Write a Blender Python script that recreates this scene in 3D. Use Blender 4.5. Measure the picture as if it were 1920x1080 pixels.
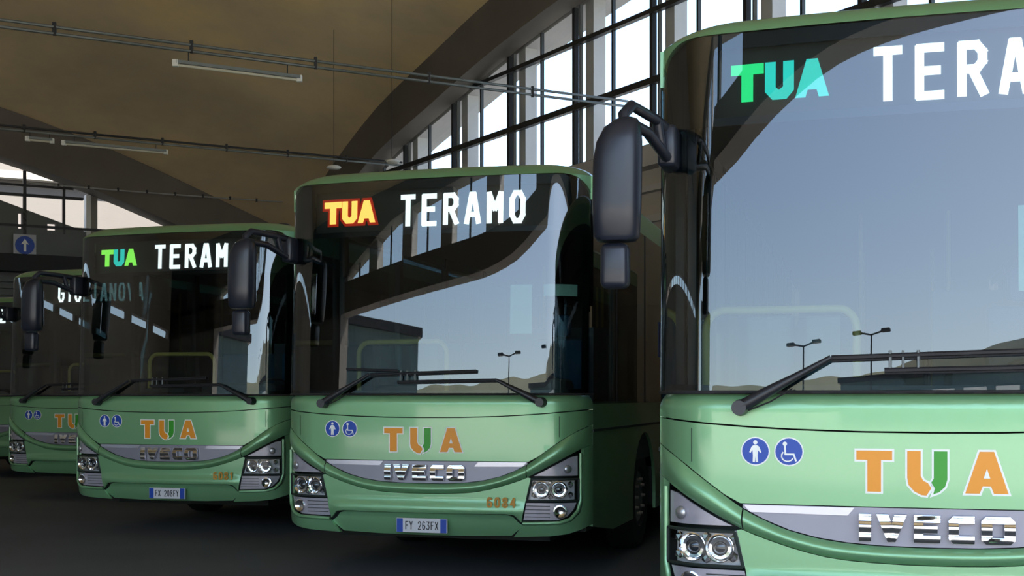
import bpy, bmesh, math, random
from mathutils import Vector, Matrix
random.seed(7)
S = bpy.context.scene
for o in list(bpy.data.objects):
    bpy.data.objects.remove(o)
COL = S.collection

# ------------------------------------------------------------------ camera
cd = bpy.data.cameras.new('camera')
cam = bpy.data.objects.new('camera', cd)
COL.objects.link(cam)
cam.location = (0, 0, 1.45)
cam.rotation_euler = (math.pi / 2, 0, 0)
cd.sensor_width = 36.0
cd.lens = 36.0 * 2400 / 1920
cd.shift_y = (745 - 540) / 1920
cd.clip_end = 600
S.camera = cam

# ------------------------------------------------------------------ world, sun, exposure
w = bpy.data.worlds.new('sky')
S.world = w
w.use_nodes = True
nt = w.node_tree
nt.nodes.clear()
wo = nt.nodes.new('ShaderNodeOutputWorld')
bg = nt.nodes.new('ShaderNodeBackground')
sky = nt.nodes.new('ShaderNodeTexSky')
sky.sky_type = 'NISHITA'
sky.sun_disc = False
sky.sun_elevation = math.radians(48)
sky.sun_rotation = math.radians(165)
sky.air_density = 1.0
sky.dust_density = 0.7
sky.ozone_density = 1.0
bg.inputs['Strength'].default_value = 0.62
nt.links.new(sky.outputs[0], bg.inputs['Color'])
nt.links.new(bg.outputs[0], wo.inputs['Surface'])
sl = bpy.data.lights.new('sun', 'SUN')
sl.energy = 47.0
sl.angle = math.radians(0.6)
sl.color = (1.0, 0.93, 0.84)
sun = bpy.data.objects.new('sun', sl)
COL.objects.link(sun)
sdir = Vector((0.22, -1.0, 0)).normalized() * math.cos(math.radians(50)) + Vector((0, 0, math.sin(math.radians(50))))
sun.rotation_euler = sdir.to_track_quat('Z', 'Y').to_euler()
sun.location = (10, -40, 50)
S.view_settings.view_transform = 'Standard'
S.view_settings.look = 'None'
S.view_settings.gamma = 1
S.view_settings.use_curve_mapping = False
S.view_settings.exposure = 0.0

# ------------------------------------------------------------------ materials
MATS = {}


def mat(name, col, rough=0.5, metal=0.0, noise=None, bump=0.0, coat=0.0, emit=0.0, spec=0.5, nscale=4.0, space='Object'):
    if name in MATS:
        return MATS[name]
    m = bpy.data.materials.new(name)
    m.use_nodes = True
    n = m.node_tree
    b = n.nodes['Principled BSDF']
    b.inputs['Base Color'].default_value = (*col, 1)
    b.inputs['Roughness'].default_value = rough
    b.inputs['Metallic'].default_value = metal
    b.inputs['Specular IOR Level'].default_value = spec
    if coat:
        b.inputs['Coat Weight'].default_value = coat
        b.inputs['Coat Roughness'].default_value = 0.06
    if emit:
        b.inputs['Emission Color'].default_value = (*col, 1)
        b.inputs['Emission Strength'].default_value = emit
    tc = n.nodes.new('ShaderNodeTexCoord')
    nz = n.nodes.new('ShaderNodeTexNoise')
    nz.inputs['Scale'].default_value = nscale
    nz.inputs['Detail'].default_value = 6
    n.links.new(tc.outputs[space], nz.inputs['Vector'])
    if noise and not emit:
        cr = n.nodes.new('ShaderNodeValToRGB')
        cr.color_ramp.elements[0].position = 0.32
        cr.color_ramp.elements[1].position = 0.68
        cr.color_ramp.elements[0].color = (*col, 1)
        cr.color_ramp.elements[1].color = (*noise, 1)
        n.links.new(nz.outputs['Fac'], cr.inputs['Fac'])
        n.links.new(cr.outputs['Color'], b.inputs['Base Color'])
    if bump:
        bp = n.nodes.new('ShaderNodeBump')
        bp.inputs['Strength'].default_value = bump
        bp.inputs['Distance'].default_value = 0.02
        n2 = n.nodes.new('ShaderNodeTexNoise')
        n2.inputs['Scale'].default_value = nscale * 12
        n2.inputs['Detail'].default_value = 4
        n.links.new(tc.outputs[space], n2.inputs['Vector'])
        n.links.new(n2.outputs['Fac'], bp.inputs['Height'])
        n.links.new(bp.outputs['Normal'], b.inputs['Normal'])
    MATS[name] = m
    return m


def glass(name, tint, ior=1.5, rough=0.0):
    m = bpy.data.materials.new(name)
    m.use_nodes = True
    n = m.node_tree
    n.nodes.clear()
    o = n.nodes.new('ShaderNodeOutputMaterial')
    mix = n.nodes.new('ShaderNodeMixShader')
    tr = n.nodes.new('ShaderNodeBsdfTransparent')
    gl = n.nodes.new('ShaderNodeBsdfGlossy')
    ge = n.nodes.new('ShaderNodeNewGeometry')
    fr = n.nodes.new('ShaderNodeFresnel')
    # the same ior is wanted from both sides of the thin pane
    ma = n.nodes.new('ShaderNodeMapRange')
    ma.inputs['To Min'].default_value = ior
    ma.inputs['To Max'].default_value = 1.0 / ior
    n.links.new(ge.outputs['Backfacing'], ma.inputs['Value'])
    n.links.new(ma.outputs['Result'], fr.inputs['IOR'])
    tr.inputs['Color'].default_value = (*tint, 1)
    gl.inputs['Roughness'].default_value = rough
    gl.inputs['Color'].default_value = (1, 1, 1, 1)
    n.links.new(fr.outputs[0], mix.inputs[0])
    n.links.new(tr.outputs[0], mix.inputs[1])
    n.links.new(gl.outputs[0], mix.inputs[2])
    n.links.new(mix.outputs[0], o.inputs['Surface'])
    MATS[name] = m
    return m


PAINT = mat('green_paint', (0.20, 0.43, 0.215), rough=0.38, metal=0.45, noise=(0.208, 0.44, 0.225), coat=0.7, nscale=1.5)
SEAM = mat('seam_black', (0.012, 0.02, 0.016), rough=0.6)
BLACK = mat('black_plastic', (0.012, 0.014, 0.018), rough=0.38, noise=(0.018, 0.02, 0.025))
FRIT = mat('black_frit', (0.006, 0.007, 0.009), rough=0.25)
RUBBER = mat('rubber', (0.01, 0.01, 0.011), rough=0.8, bump=0.3)
GRILLE = mat('grille_grey', (0.30, 0.30, 0.36), rough=0.35, metal=0.35, noise=(0.27, 0.27, 0.32))
CHROME = mat('chrome', (0.86, 0.86, 0.87), rough=0.07, metal=1.0)
SATIN = mat('satin_metal', (0.5, 0.5, 0.52), rough=0.3, metal=0.8)
LAMPG = mat('lamp_grey', (0.42, 0.40, 0.45), rough=0.25, metal=0.2, noise=(0.34, 0.33, 0.37), nscale=12)
LENS = mat('projector_lens', (0.02, 0.025, 0.03), rough=0.03, coat=1.0)
MIRROR = mat('mirror_housing', (0.010, 0.013, 0.022), rough=0.32, noise=(0.013, 0.016, 0.026))
ORANGE = mat('decal_orange', (0.80, 0.30, 0.012), rough=0.4)
DGREEN = mat('decal_green', (0.03, 0.32, 0.015), rough=0.4)
WHITE = mat('decal_white', (0.82, 0.84, 0.80), rough=0.4)
BLUE = mat('decal_blue', (0.008, 0.06, 0.38), rough=0.4)
PLATEW = mat('plate_white', (0.62, 0.63, 0.66), rough=0.4)
INK = mat('plate_ink', (0.03, 0.03, 0.03), rough=0.5)
LEDW = mat('led_white', (1.0, 1.0, 0.98), emit=2.2)
LEDG = mat('led_green', (0.02, 0.75, 0.22), emit=1.6)
LEDC = mat('led_cyan', (0.03, 0.7, 0.6), emit=1.3)
LEDLG = mat('led_lime', (0.3, 0.9, 0.1), emit=1.7)
LEDY = mat('led_yellow', (1.0, 0.6, 0.12), emit=2.4)
LEDR = mat('led_red', (0.5, 0.02, 0.005), emit=0.9)
PANEL = mat('display_board', (0.035, 0.035, 0.03), rough=0.6, noise=(0.03, 0.03, 0.028))
DASH = mat('dashboard_grey', (0.05, 0.055, 0.06), rough=0.7, bump=0.1)
SEATF = mat('seat_fabric', (0.02, 0.07, 0.13), rough=0.9, noise=(0.03, 0.09, 0.15), bump=0.2)
INT = mat('interior_grey', (0.06, 0.075, 0.08), rough=0.8)
YELLOW = mat('rail_yellow', (0.62, 0.50, 0.10), rough=0.35)
REFLECT = mat('pale_green_reflection', (0.35, 0.60, 0.50), rough=0.6)  # colour of a reflection painted behind the windscreens
GLS = glass('windscreen_glass', (0.42, 0.52, 0.53), ior=1.9)
SIDEG = glass('side_glass', (0.10, 0.15, 0.16), ior=1.6)
PANEG = glass('hall_pane_glass', (0.92, 0.95, 0.94), ior=1.35)
PARTG = glass('partition_glass', (0.65, 0.8, 0.82), ior=1.5)
LAMPC = glass('lamp_cover', (0.9, 0.92, 0.93), ior=1.35)
CONC = mat('concrete', (0.50, 0.49, 0.48), rough=0.9, noise=(0.42, 0.41, 0.40), bump=0.3, nscale=0.6)
CONCD = mat('concrete_dark', (0.26, 0.245, 0.22), rough=0.95, noise=(0.20, 0.19, 0.17), bump=0.3, nscale=0.5)
STEEL = mat('dark_steel', (0.035, 0.038, 0.042), rough=0.5, metal=0.4)
GALV = mat('galvanised_steel', (0.20, 0.22, 0.22), rough=0.5, metal=0.5)
TUBE = mat('tube_white', (0.6, 0.57, 0.45), rough=0.4)
PINK = mat('plaster_pale', (0.066, 0.060, 0.058), rough=0.9, noise=(0.054, 0.047, 0.042), nscale=0.12)
TEAL = mat('building_teal', (0.06, 0.11, 0.12), rough=0.7, noise=(0.08, 0.13, 0.14), nscale=0.3)
HILL = mat('hill_vegetation', (0.035, 0.05, 0.028), rough=1.0, noise=(0.07, 0.08, 0.05), nscale=0.05)


def ceil_mat():
    m = bpy.data.materials.new('vault_concrete')
    m.use_nodes = True
    n = m.node_tree
    b = n.nodes['Principled BSDF']
    b.inputs['Roughness'].default_value = 0.95
    tc = n.nodes.new('ShaderNodeTexCoord')
    mp = n.nodes.new('ShaderNodeMapping')
    mp.inputs['Scale'].default_value = (0.16, 0.22, 0.2)
    mp.inputs['Rotation'].default_value = (0, 0, 0.5)
    n.links.new(tc.outputs['Object'], mp.inputs['Vector'])
    nz = n.nodes.new('ShaderNodeTexNoise')
    nz.inputs['Scale'].default_value = 1.0
    nz.inputs['Detail'].default_value = 7
    nz.inputs['Roughness'].default_value = 0.6
    n.links.new(mp.outputs[0], nz.inputs['Vector'])
    cr = n.nodes.new('ShaderNodeValToRGB')
    e = cr.color_ramp.elements
    e[0].position = 0.3
    e[0].color = (0.50, 0.41, 0.27, 1)
    e[1].position = 0.7
    e[1].color = (0.92, 0.70, 0.34, 1)
    x = e.new(0.5)
    x.color = (0.70, 0.56, 0.34, 1)
    n.links.new(nz.outputs['Fac'], cr.inputs['Fac'])
    n.links.new(cr.outputs[0], b.inputs['Base Color'])
    return m


def asphalt_mat():
    m = bpy.data.materials.new('asphalt')
    m.use_nodes = True
    n = m.node_tree
    b = n.nodes['Principled BSDF']
    b.inputs['Roughness'].default_value = 0.85
    tc = n.nodes.new('ShaderNodeTexCoord')
    nz = n.nodes.new('ShaderNodeTexNoise')
    nz.inputs['Scale'].default_value = 0.35
    nz.inputs['Detail'].default_value = 8
    n.links.new(tc.outputs['Object'], nz.inputs['Vector'])
    cr = n.nodes.new('ShaderNodeValToRGB')
    cr.color_ramp.elements[0].position = 0.35
    cr.color_ramp.elements[0].color = (0.07, 0.071, 0.073, 1)
    cr.color_ramp.elements[1].position = 0.7
    cr.color_ramp.elements[1].color = (0.105, 0.106, 0.108, 1)
    n.links.new(nz.outputs['Fac'], cr.inputs['Fac'])
    n.links.new(cr.outputs[0], b.inputs['Base Color'])
    n2 = n.nodes.new('ShaderNodeTexNoise')
    n2.inputs['Scale'].default_value = 90
    n.links.new(tc.outputs['Object'], n2.inputs['Vector'])
    bp = n.nodes.new('ShaderNodeBump')
    bp.inputs['Strength'].default_value = 0.4
    bp.inputs['Distance'].default_value = 0.01
    n.links.new(n2.outputs['Fac'], bp.inputs['Height'])
    n.links.new(bp.outputs[0], b.inputs['Normal'])
    return m


CEIL = ceil_mat()
ASPH = asphalt_mat()

WALLR = mat('wall_plaster', (0.52, 0.48, 0.42), rough=0.9, noise=(0.44, 0.40, 0.35), bump=0.2, nscale=0.5)
RIBSHADE = mat('rib_concrete_shaded', (0.17, 0.155, 0.135), rough=0.95, noise=(0.13, 0.12, 0.105), nscale=0.5)  # concrete darkened for the backlit ribs, shade put into the colour
# ------------------------------------------------------------------ helpers


def obj(name, bm, m, parent=None, smooth=None, label=None, kind=None):
    me = bpy.data.meshes.new(name)
    bm.normal_update()
    bm.to_mesh(me)
    bm.free()
    me.materials.append(m)
    if smooth is not None:
        for p in me.polygons:
            p.use_smooth = True
        me.set_sharp_from_angle(angle=math.radians(smooth))
    o = bpy.data.objects.new(name, me)
    COL.objects.link(o)
    if parent:
        o.parent = parent
    if label:
        o['label'] = label
    if kind:
        o['kind'] = kind
    return o


def empty(name, loc=(0, 0, 0), rz=0.0):
    o = bpy.data.objects.new(name, None)
    o.location = loc
    o.rotation_euler = (0, 0, rz)
    o.empty_display_size = 0.2
    COL.objects.link(o)
    return o


def tag(o, label, cat, group=None):
    o['label'] = label
    o['category'] = cat
    if group:
        o['group'] = group
    return o


def box(bm, x0, x1, y0, y1, z0, z1):
    v = [bm.verts.new(p) for p in ((x0, y0, z0), (x1, y0, z0), (x1, y1, z0), (x0, y1, z0), (x0, y0, z1), (x1, y0, z1), (x1, y1, z1), (x0, y1, z1))]
    for f in ((3, 2, 1, 0), (4, 5, 6, 7), (0, 1, 5, 4), (1, 2, 6, 5), (2, 3, 7, 6), (3, 0, 4, 7)):
        bm.faces.new([v[i] for i in f])
    return v


def bevbox(bm, x0, x1, y0, y1, z0, z1, r, seg=2):
    v = box(bm, x0, x1, y0, y1, z0, z1)
    es = set()
    for a in v:
        es.update(a.link_edges)
    bmesh.ops.bevel(bm, geom=list(es), offset=r, segments=seg, affect='EDGES', profile=0.5)


def bar(bm, a, b, w, h=None, up=(0, 0, 1)):
    """rectangular bar from a to b"""
    h = h or w
    a = Vector(a)
    b = Vector(b)
    d = (b - a).normalized()
    u = Vector(up)
    if abs(d.dot(u)) > 0.98:
        u = Vector((0, 1, 0))
    s = d.cross(u).normalized()
    u = s.cross(d).normalized()
    r = []
    for p in (a, b):
        r.append([bm.verts.new(p + s * (i * w / 2) + u * (j * h / 2)) for i, j in ((-1, -1), (1, -1), (1, 1), (-1, 1))])
    bm.faces.new(r[0][::-1])
    bm.faces.new(r[1])
    for i in range(4):
        j = (i + 1) % 4
        bm.faces.new((r[0][i], r[0][j], r[1][j], r[1][i]))


def tube(bm, pts, r, n=8, radii=None):
    pts = [Vector(p) for p in pts]
    rings = []
    prev = None
    for i, p in enumerate(pts):
        if i == 0:
            d = pts[1] - p
        elif i == len(pts) - 1:
            d = p - pts[i - 1]
        else:
            d = (pts[i + 1] - p).normalized() + (p - pts[i - 1]).normalized()
        d.normalize()
        if prev is None:
            s = d.orthogonal().normalized()
        else:
            s = (prev - d * prev.dot(d)).normalized()
        prev = s
        t = d.cross(s)
        rr = radii[i] if radii else r
        rings.append([bm.verts.new(p + (s * math.cos(2 * math.pi * k / n) + t * math.sin(2 * math.pi * k / n)) * rr) for k in range(n)])
    bm.faces.new(rings[0][::-1])
    bm.faces.new(rings[-1])
    for a, b in zip(rings, rings[1:]):
        for k in range(n):
            bm.faces.new((a[k], a[(k + 1) % n], b[(k + 1) % n], b[k]))


def prism(bm, poly, a, b):
    """poly of 3D points a-side extruded by vector b-a"""
    d = Vector(b) - Vector(a)
    p0 = [bm.verts.new(Vector(p)) for p in poly]
    p1 = [bm.verts.new(Vector(p) + d) for p in poly]
    bm.faces.new(p0)
    bm.faces.new(p1[::-1])
    n = len(poly)
    for i in range(n):
        j = (i + 1) % n
        bm.faces.new((p0[j], p0[i], p1[i], p1[j]))


def fixn(bm):
    bmesh.ops.recalc_face_normals(bm, faces=bm.faces[:])


def interp(tab, x):
    if x <= tab[0][0]:
        return tab[0][1]
    for (x0, y0), (x1, y1) in zip(tab, tab[1:]):
        if x <= x1:
            return y0 + (y1 - y0) * (x - x0) / (x1 - x0)
    return tab[-1][1]


def smooth_tab(tab, x):
    """Catmull-Rom through the table"""
    n = len(tab)
    if x <= tab[0][0]:
        return tab[0][1]
    if x >= tab[-1][0]:
        return tab[-1][1]
    for i in range(n - 1):
        if x <= tab[i + 1][0]:
            break
    x0, y0 = tab[i]
    x1, y1 = tab[i + 1]
    m0 = (y1 - tab[i - 1][1]) / (x1 - tab[i - 1][0]) if i > 0 else (y1 - y0) / (x1 - x0)
    m1 = (tab[i + 2][1] - y0) / (tab[i + 2][0] - x0) if i + 2 < n else (y1 - y0) / (x1 - x0)
    if i == 0 and abs(tab[0][0]) < 1e-6:
        m0 = 0 if tab is UPPER or tab is LOWER else m0
    h = x1 - x0
    t = (x - x0) / h
    return (2 * t ** 3 - 3 * t ** 2 + 1) * y0 + (t ** 3 - 2 * t ** 2 + t) * h * m0 + (-2 * t ** 3 + 3 * t ** 2) * y1 + (t ** 3 - t ** 2) * h * m1


# ------------------------------------------------------------------ the setting: hall geometry
CX, CY = -7.5, 45.0
WS = Vector((0.515, -0.857, 0)).normalized()      # along the glazed wall towards the camera
WT = Vector((-0.878, -0.479, 0)).normalized()     # across the hall towards the left
UPPER = [(0, .778), (.25, .782), (.45, .80), (.62, .838), (.74, .885), (.84, .937), (1.04, 1.08), (1.16, 1.165), (1.3, 1.245)]
LOWER = [(0, .70), (.25, .705), (.45, .722), (.62, .762), (.74, .80), (.84, .838), (1.04, .945), (1.16, 1.015), (1.3, 1.10)]
HA = [(0, 5.3), (3, 6.9), (7.35, 8.6), (11.3, 9.5), (14.2, 10.1), (17.4, 10.6), (22, 11.1), (28, 11.3), (36, 10.9), (46, 9.2), (60, 6)]
HB = [(0, 5.3), (4.8, 7.2), (7.0, 8.0), (9.8, 8.84), (13, 9.5), (17, 9.8), (30, 9.2), (40, 8)]
H0 = 5.3
FRONT_Y = -2.3
LEFT_X = -19.9


def W3(s, t, z):
    p = Vector((CX, CY, 0)) + WS * s + WT * t
    p.z = z
    return p


def hA(s):
    return smooth_tab(HA, s)


def hB(t):
    return smooth_tab(HB, t)


def ceil_z(x, y):
    d = Vector((x - CX, y - CY, 0))
    # WS and WT are nearly orthogonal; solve exactly
    det = WS.x * WT.y - WS.y * WT.x
    s = (d.x * WT.y - d.y * WT.x) / det
    t = (WS.x * d.y - WS.y * d.x) / det
    z = hA(max(s, 0)) + hB(max(t, 0)) - H0 + 1.1
    k = min(max((y - FRONT_Y) / 24.0, 0), 1)
    k = k * k * (3 - 2 * k)
    return z * k + 7.3 * (1 - k)


# floor inside and yard outside
bm = bmesh.new()
box(bm, -60, 60, -9, 90, -0.3, 0.0)  # asphalt runs on outside to cut the bounce on the nearest bus
o = obj('floor', bm, ASPH, kind='structure')
bm = bmesh.new()
box(bm, -300, 300, -300, -9, -0.3, -0.01)
o = obj('ground', bm, mat('yard_concrete', (0.34, 0.325, 0.30), rough=0.9, noise=(0.40, 0.38, 0.35), nscale=0.2), kind='structure')  # unseen yard made pale to bounce sunlight up onto the ceiling

# ceiling shell
bm = bmesh.new()
NS, NTT = 60, 34
vs = {}
for i in range(NS + 1):
    for j in range(NTT + 1):
        s = i * 1.1 - 0.0
        t = j * 1.1
        p = W3(s, t, 0)
        p.z = ceil_z(p.x, p.y)
        vs[i, j] = bm.verts.new(p)
for i in range(NS):
    for j in range(NTT):
        bm.faces.new((vs[i, j], vs[i, j + 1], vs[i + 1, j + 1], vs[i + 1, j]))
geom = bm.verts[:] + bm.edges[:] + bm.faces[:]
bmesh.ops.bisect_plane(bm, geom=geom, plane_co=(0, FRONT_Y, 0), plane_no=(0, -1, 0), clear_outer=True)
geom = bm.verts[:] + bm.edges[:] + bm.faces[:]
bmesh.ops.bisect_plane(bm, geom=geom, plane_co=(LEFT_X - 0.1, 0, 0), plane_no=(-1, 0, 0), clear_outer=True)
r = bmesh.ops.extrude_face_region(bm, geom=bm.faces[:])
for v in r['geom']:
    if isinstance(v, bmesh.types.BMVert):
        v.co.z += 0.35
fixn(bm)
obj('ceiling', bm, CEIL, smooth=40, kind='structure')


def sweep_s(bm, s0, s1, t0, t1, zlo, zhi, step=1.0, fn=hA):
    """beam following an arch along s (fn = hA) between t0 and t1"""
    n = max(2, int((s1 - s0) / step))
    prev = None
    for i in range(n + 1):
        s = s0 + (s1 - s0) * i / n
        z = fn(s)
        r = [bm.verts.new(W3(s, t0, z + zlo)), bm.verts.new(W3(s, t1, z + zlo)), bm.verts.new(W3(s, t1, z + zhi)), bm.verts.new(W3(s, t0, z + zhi))]
        if prev:
            for k in range(4):
                bm.faces.new((prev[k], prev[(k + 1) % 4], r[(k + 1) % 4], r[k]))
        else:
            bm.faces.new(r)
        prev = r
    bm.faces.new(prev[::-1])


def sweep_t(bm, t0, t1, s0, s1, zlo, zhi, step=1.0):
    n = max(2, int((t1 - t0) / step))
    prev = None
    for i in range(n + 1):
        t = t0 + (t1 - t0) * i / n
        z = hB(t)
        r = [bm.verts.new(W3(s0, t, z + zlo)), bm.verts.new(W3(s1, t, z + zlo)), bm.verts.new(W3(s1, t, z + zhi)), bm.verts.new(W3(s0, t, z + zhi))]
        if prev:
            for k in range(4):
                bm.faces.new((prev[k], prev[(k + 1) % 4], r[(k + 1) % 4], r[k]))
        else:
            bm.faces.new(r)
        prev = r
    bm.faces.new(prev[::-1])


bm = bmesh.new()
sweep_s(bm, 0, 54, 0.0, 0.6, 0.0, 1.5)
fixn(bm)
obj('arch_rib', bm, RIBSHADE, kind='structure').name = 'trim_1'
bm = bmesh.new()
sweep_t(bm, 0, 14.2, 0.0, 1.0, 0.0, 1.5)
fixn(bm)
obj('trim_2', bm, RIBSHADE, kind='structure')
bm = bmesh.new()
sweep_s(bm, -0.5, 54, -1.0, -0.12, 0.0, 1.9)
fixn(bm)
obj('trim_3', bm, CONC, kind='structure')

# glazed wall on the right
SILL = 6.8
bm = bmesh.new()


def wbox(bm, s0, s1, t0, t1, z0, z1):
    c = [W3(s0, t0, z0), W3(s1, t0, z0), W3(s1, t1, z0), W3(s0, t1, z0)]
    prism(bm, c, (0, 0, 0), (0, 0, z1 - z0))


wbox(bm, -0.5, 54, -0.45, 0.0, 0, SILL)
fixn(bm)
obj('wall_right', bm, WALLR, kind='structure')
for n_, (z0, z1, d) in enumerate(((6.35, 6.8, 0.35), (5.85, 5.98, 0.18), (5.2, 5.35, 0.12))):
    bm = bmesh.new()
    wbox(bm, 0, 54, 0.0, d, z0, z1)
    fixn(bm)
    obj('trim_%d' % (4 + n_), bm, CONC, kind='structure')
bm = bmesh.new()
for k in range(-7, 12):
    sk = 20.4 + 3 * k
    if sk < 1.5 or sk > 53:
        continue
    wbox(bm, sk + 0.30, sk + 0.62, -0.45, -0.12, SILL - 2, hA(sk + 0.5) + 0.2)
fixn(bm)
obj('window_column', bm, CONC, kind='structure').name = 'trim_7'
wn = 0
for k in range(-7, 12):
    sk = 20.4 + 3 * k
    s0, s1 = sk, sk + 3
    if s1 < 2.6 or s0 > 51:
        continue
    s0 = max(s0, 2.9)
    wn += 1
    we = empty('window_%d' % wn, W3(s0, 0, SILL))
    we['kind'] = 'structure'
    off = W3(s0, 0, SILL)

    def put(name, fn, m):
        b = bmesh.new()
        fn(b)
        fixn(b)
        bmesh.ops.translate(b, verts=b.verts[:], vec=-off)
        return obj(name, b, m, we)
    put('mullion', lambda b: wbox(b, s0 - 0.06, s0 + 0.04, -0.1, 0.02, SILL, hA(s0)), STEEL)
    put('mullion', lambda b: wbox(b, s0 + 0.17, s0 + 0.22, -0.1, -0.02, SILL, hA(s0 + .2)), GALV)
    sm = (sk + 1.5)
    if sm > s0:
        put('glazing_bar', lambda b: wbox(b, sm - 0.03, sm + 0.03, -0.1, -0.02, SILL, hA(sm)), STEEL)
    for zr, th in ((8.25, 0.14), (9.75, 0.1), (SILL + 0.05, 0.1)):
        sa = s0
        while hA(sa) < zr and sa < s1:
            sa += 0.05
        sb = s1
        while hA(sb) < zr and sb > sa:
            sb -= 0.05
        if sb - sa > 0.1:
            put('rail', lambda b: wbox(b, sa, sb, -0.08, 0.06, zr - th / 2, zr + th / 2), STEEL)
    # pane following the arch

    def pane(b):
        pts = [W3(s0, -0.06, SILL), W3(s1, -0.06, SILL)]
        for q in range(7):
            ss = s1 + (s0 - s1) * q / 6
            if hA(ss) > SILL + .02:
                pts.append(W3(ss, -0.06, hA(ss)))
        b.faces.new([b.verts.new(p) for p in pts])
    put('pane', pane, PANEG)

# back wall under the far arch (left background)
bm = bmesh.new()


def tbox(bm, t0, t1, s0, s1, z0, z1, z1b=None):
    z1b = z1 if z1b is None else z1b
    a = [W3(s0, t0, z0), W3(s0, t1, z0), W3(s0, t1, z1b), W3(s0, t0, z1)]
    d = W3(s1, 0, 0) - W3(s0, 0, 0)
    prism(bm, a, (0, 0, 0), d)


def wtop(t):
    return interp([(0, 6.72), (6.9, 6.72), (9.8, 7.66), (13.9, 9.6)], t)


tbox(bm, 0, 14.2, -0.4, 0.0, 0, 6.72)
cuts = [6.9, 8.1, 8.4, 9.13, 9.28, 9.8, 13.9]
for a, b in zip(cuts, cuts[1:]):
    if (a, b) in ((8.1, 8.4), (9.13, 9.28)):
        tbox(bm, a, b, -0.4, 0.0, 6.72, 6.80)
        tbox(bm, a, b, -0.4, 0.0, wtop(a) - (0.12 if a > 9 else 0.06), wtop(a), wtop(b))
        continue
    tbox(bm, a, b, -0.4, 0.0, 6.72, wtop(a), wtop(b))
fixn(bm)
obj('wall_back', bm, mat('render_grey', (0.16, 0.17, 0.165), rough=0.9, noise=(0.13, 0.14, 0.135), nscale=0.6), kind='structure')
bm = bmesh.new()
tbox(bm, 6.4, 14, 0.0, 0.5, 5.40, 5.95)
fixn(bm)
obj('trim_8', bm, mat('beam_black', (0.01, 0.011, 0.012), rough=0.7), kind='structure')
we = empty('window_30', W3(0, 7, 6.8))
we['kind'] = 'structure'
off = W3(0, 7, 6.8)


def putb(name, args, m):
    b = bmesh.new()
    tbox(b, *args)
    fixn(b)
    bmesh.ops.translate(b, verts=b.verts[:], vec=-off)
    return obj(name, b, m, we)


putb('glazing_bar', (9.03, 9.13, -0.1, 0.0, 5.95, hB(9.1)), STEEL)
putb('glazing_bar', (7.85, 7.93, -0.1, 0.0, 6.7, hB(7.9)), STEEL)
putb('column', (6.85, 7.05, -0.3, 0.0, 5.95, hB(7.0)), CONCD)
putb('column', (7.05, 7.2, -0.3, 0.0, 6.4, hB(7.1)), mat('column_lit_edge', (0.8, 0.8, 0.78), rough=0.6))  # lit left edge of the same column, its light painted white
putb('rail', (7.6, 13, -0.08, 0.02, 8.14, 8.22), STEEL)
putb('rail', (7.3, 13, -0.08, 0.02, 7.83, 7.92), STEEL)
putb('rail', (5.2, 13, -0.08, 0.02, 6.86, 6.94), STEEL)
b = bmesh.new()
pts = [W3(-0.06, 13.9, wtop(13.9)), W3(-0.06, 9.8, wtop(9.8)), W3(-0.06, 6.9, 6.72), W3(-0.06, 3.8, 6.72)]
for q in range(12):
    t_ = 3.9 + 10 * q / 11
    pts.append(W3(-0.06, t_, hB(t_)))
b.faces.new([b.verts.new(p - off) for p in pts])
obj('pane', b, PANEG, we)

# left wall with a clerestory strip
bm = bmesh.new()
yy = FRONT_Y
box(bm, LEFT_X - 0.4, LEFT_X, FRONT_Y, 38.4, 0, 4.95)
y = FRONT_Y
while y < 38.2:
    y1 = min(y + 2.2, 38.4)
    box(bm, LEFT_X - 0.4, LEFT_X, y, y + 0.45, 4.95, 5.2)
    z0, z1 = ceil_z(LEFT_X, y) + 0.1, ceil_z(LEFT_X, y1) + 0.1
    prism(bm, [(LEFT_X - 0.4, y, 5.2), (LEFT_X - 0.4, y1, 5.2), (LEFT_X - 0.4, y1, z1), (LEFT_X - 0.4, y, z0)], (0, 0, 0), (0.4, 0, 0))
    y = y1
fixn(bm)
obj('wall_left', bm, WALLR, kind='structure')

# open front: lintel beam with glazing above, seen only as reflections


def lint(x):
    return smooth_tab([(-20, 4.9), (-7, 5.05), (-5, 5.3), (-3.5, 5.9), (-2, 6.3), (0, 6.42), (22.6, 6.7)], x)


def glz(x):
    return interp([(-15.2, 5.75), (-11.5, 6.6), (-7, 7.0), (-3.7, 7.2), (22.6, 7.2)], x)


bm = bmesh.new()
xs = [-20 + 0.5 * i for i in range(85)]
for a, b in zip(xs, xs[1:]):
    ta, tb = (0.7, 0.7) if b <= -3.7 else (7.9 - lint(a), 7.9 - lint(b))
    prism(bm, [(a, FRONT_Y - 0.3, lint(a)), (b, FRONT_Y - 0.3, lint(b)), (b, FRONT_Y - 0.3, lint(b) + tb), (a, FRONT_Y - 0.3, lint(a) + ta)], (0, 0, 0), (0, 0.6, 0))
    if b <= -3.7:
        ga, gb = (glz(a), glz(b)) if b > -15.2 else (5.5, 5.5)
        prism(bm, [(a, FRONT_Y - 0.3, ga), (b, FRONT_Y - 0.3, gb), (b, FRONT_Y - 0.3, 7.9), (a, FRONT_Y - 0.3, 7.9)], (0, 0, 0), (0, 0.6, 0))
box(bm, -20, -15.2, FRONT_Y - 0.3, FRONT_Y + 0.3, 0, 7.4)
box(bm, 11, 22.5, FRONT_Y - 0.3, FRONT_Y + 0.3, 0, 7.4)  # unseen solid stretch added to keep light out of the gap between buses
fixn(bm)
obj('wall_front', bm, CONCD, kind='structure')
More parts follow.
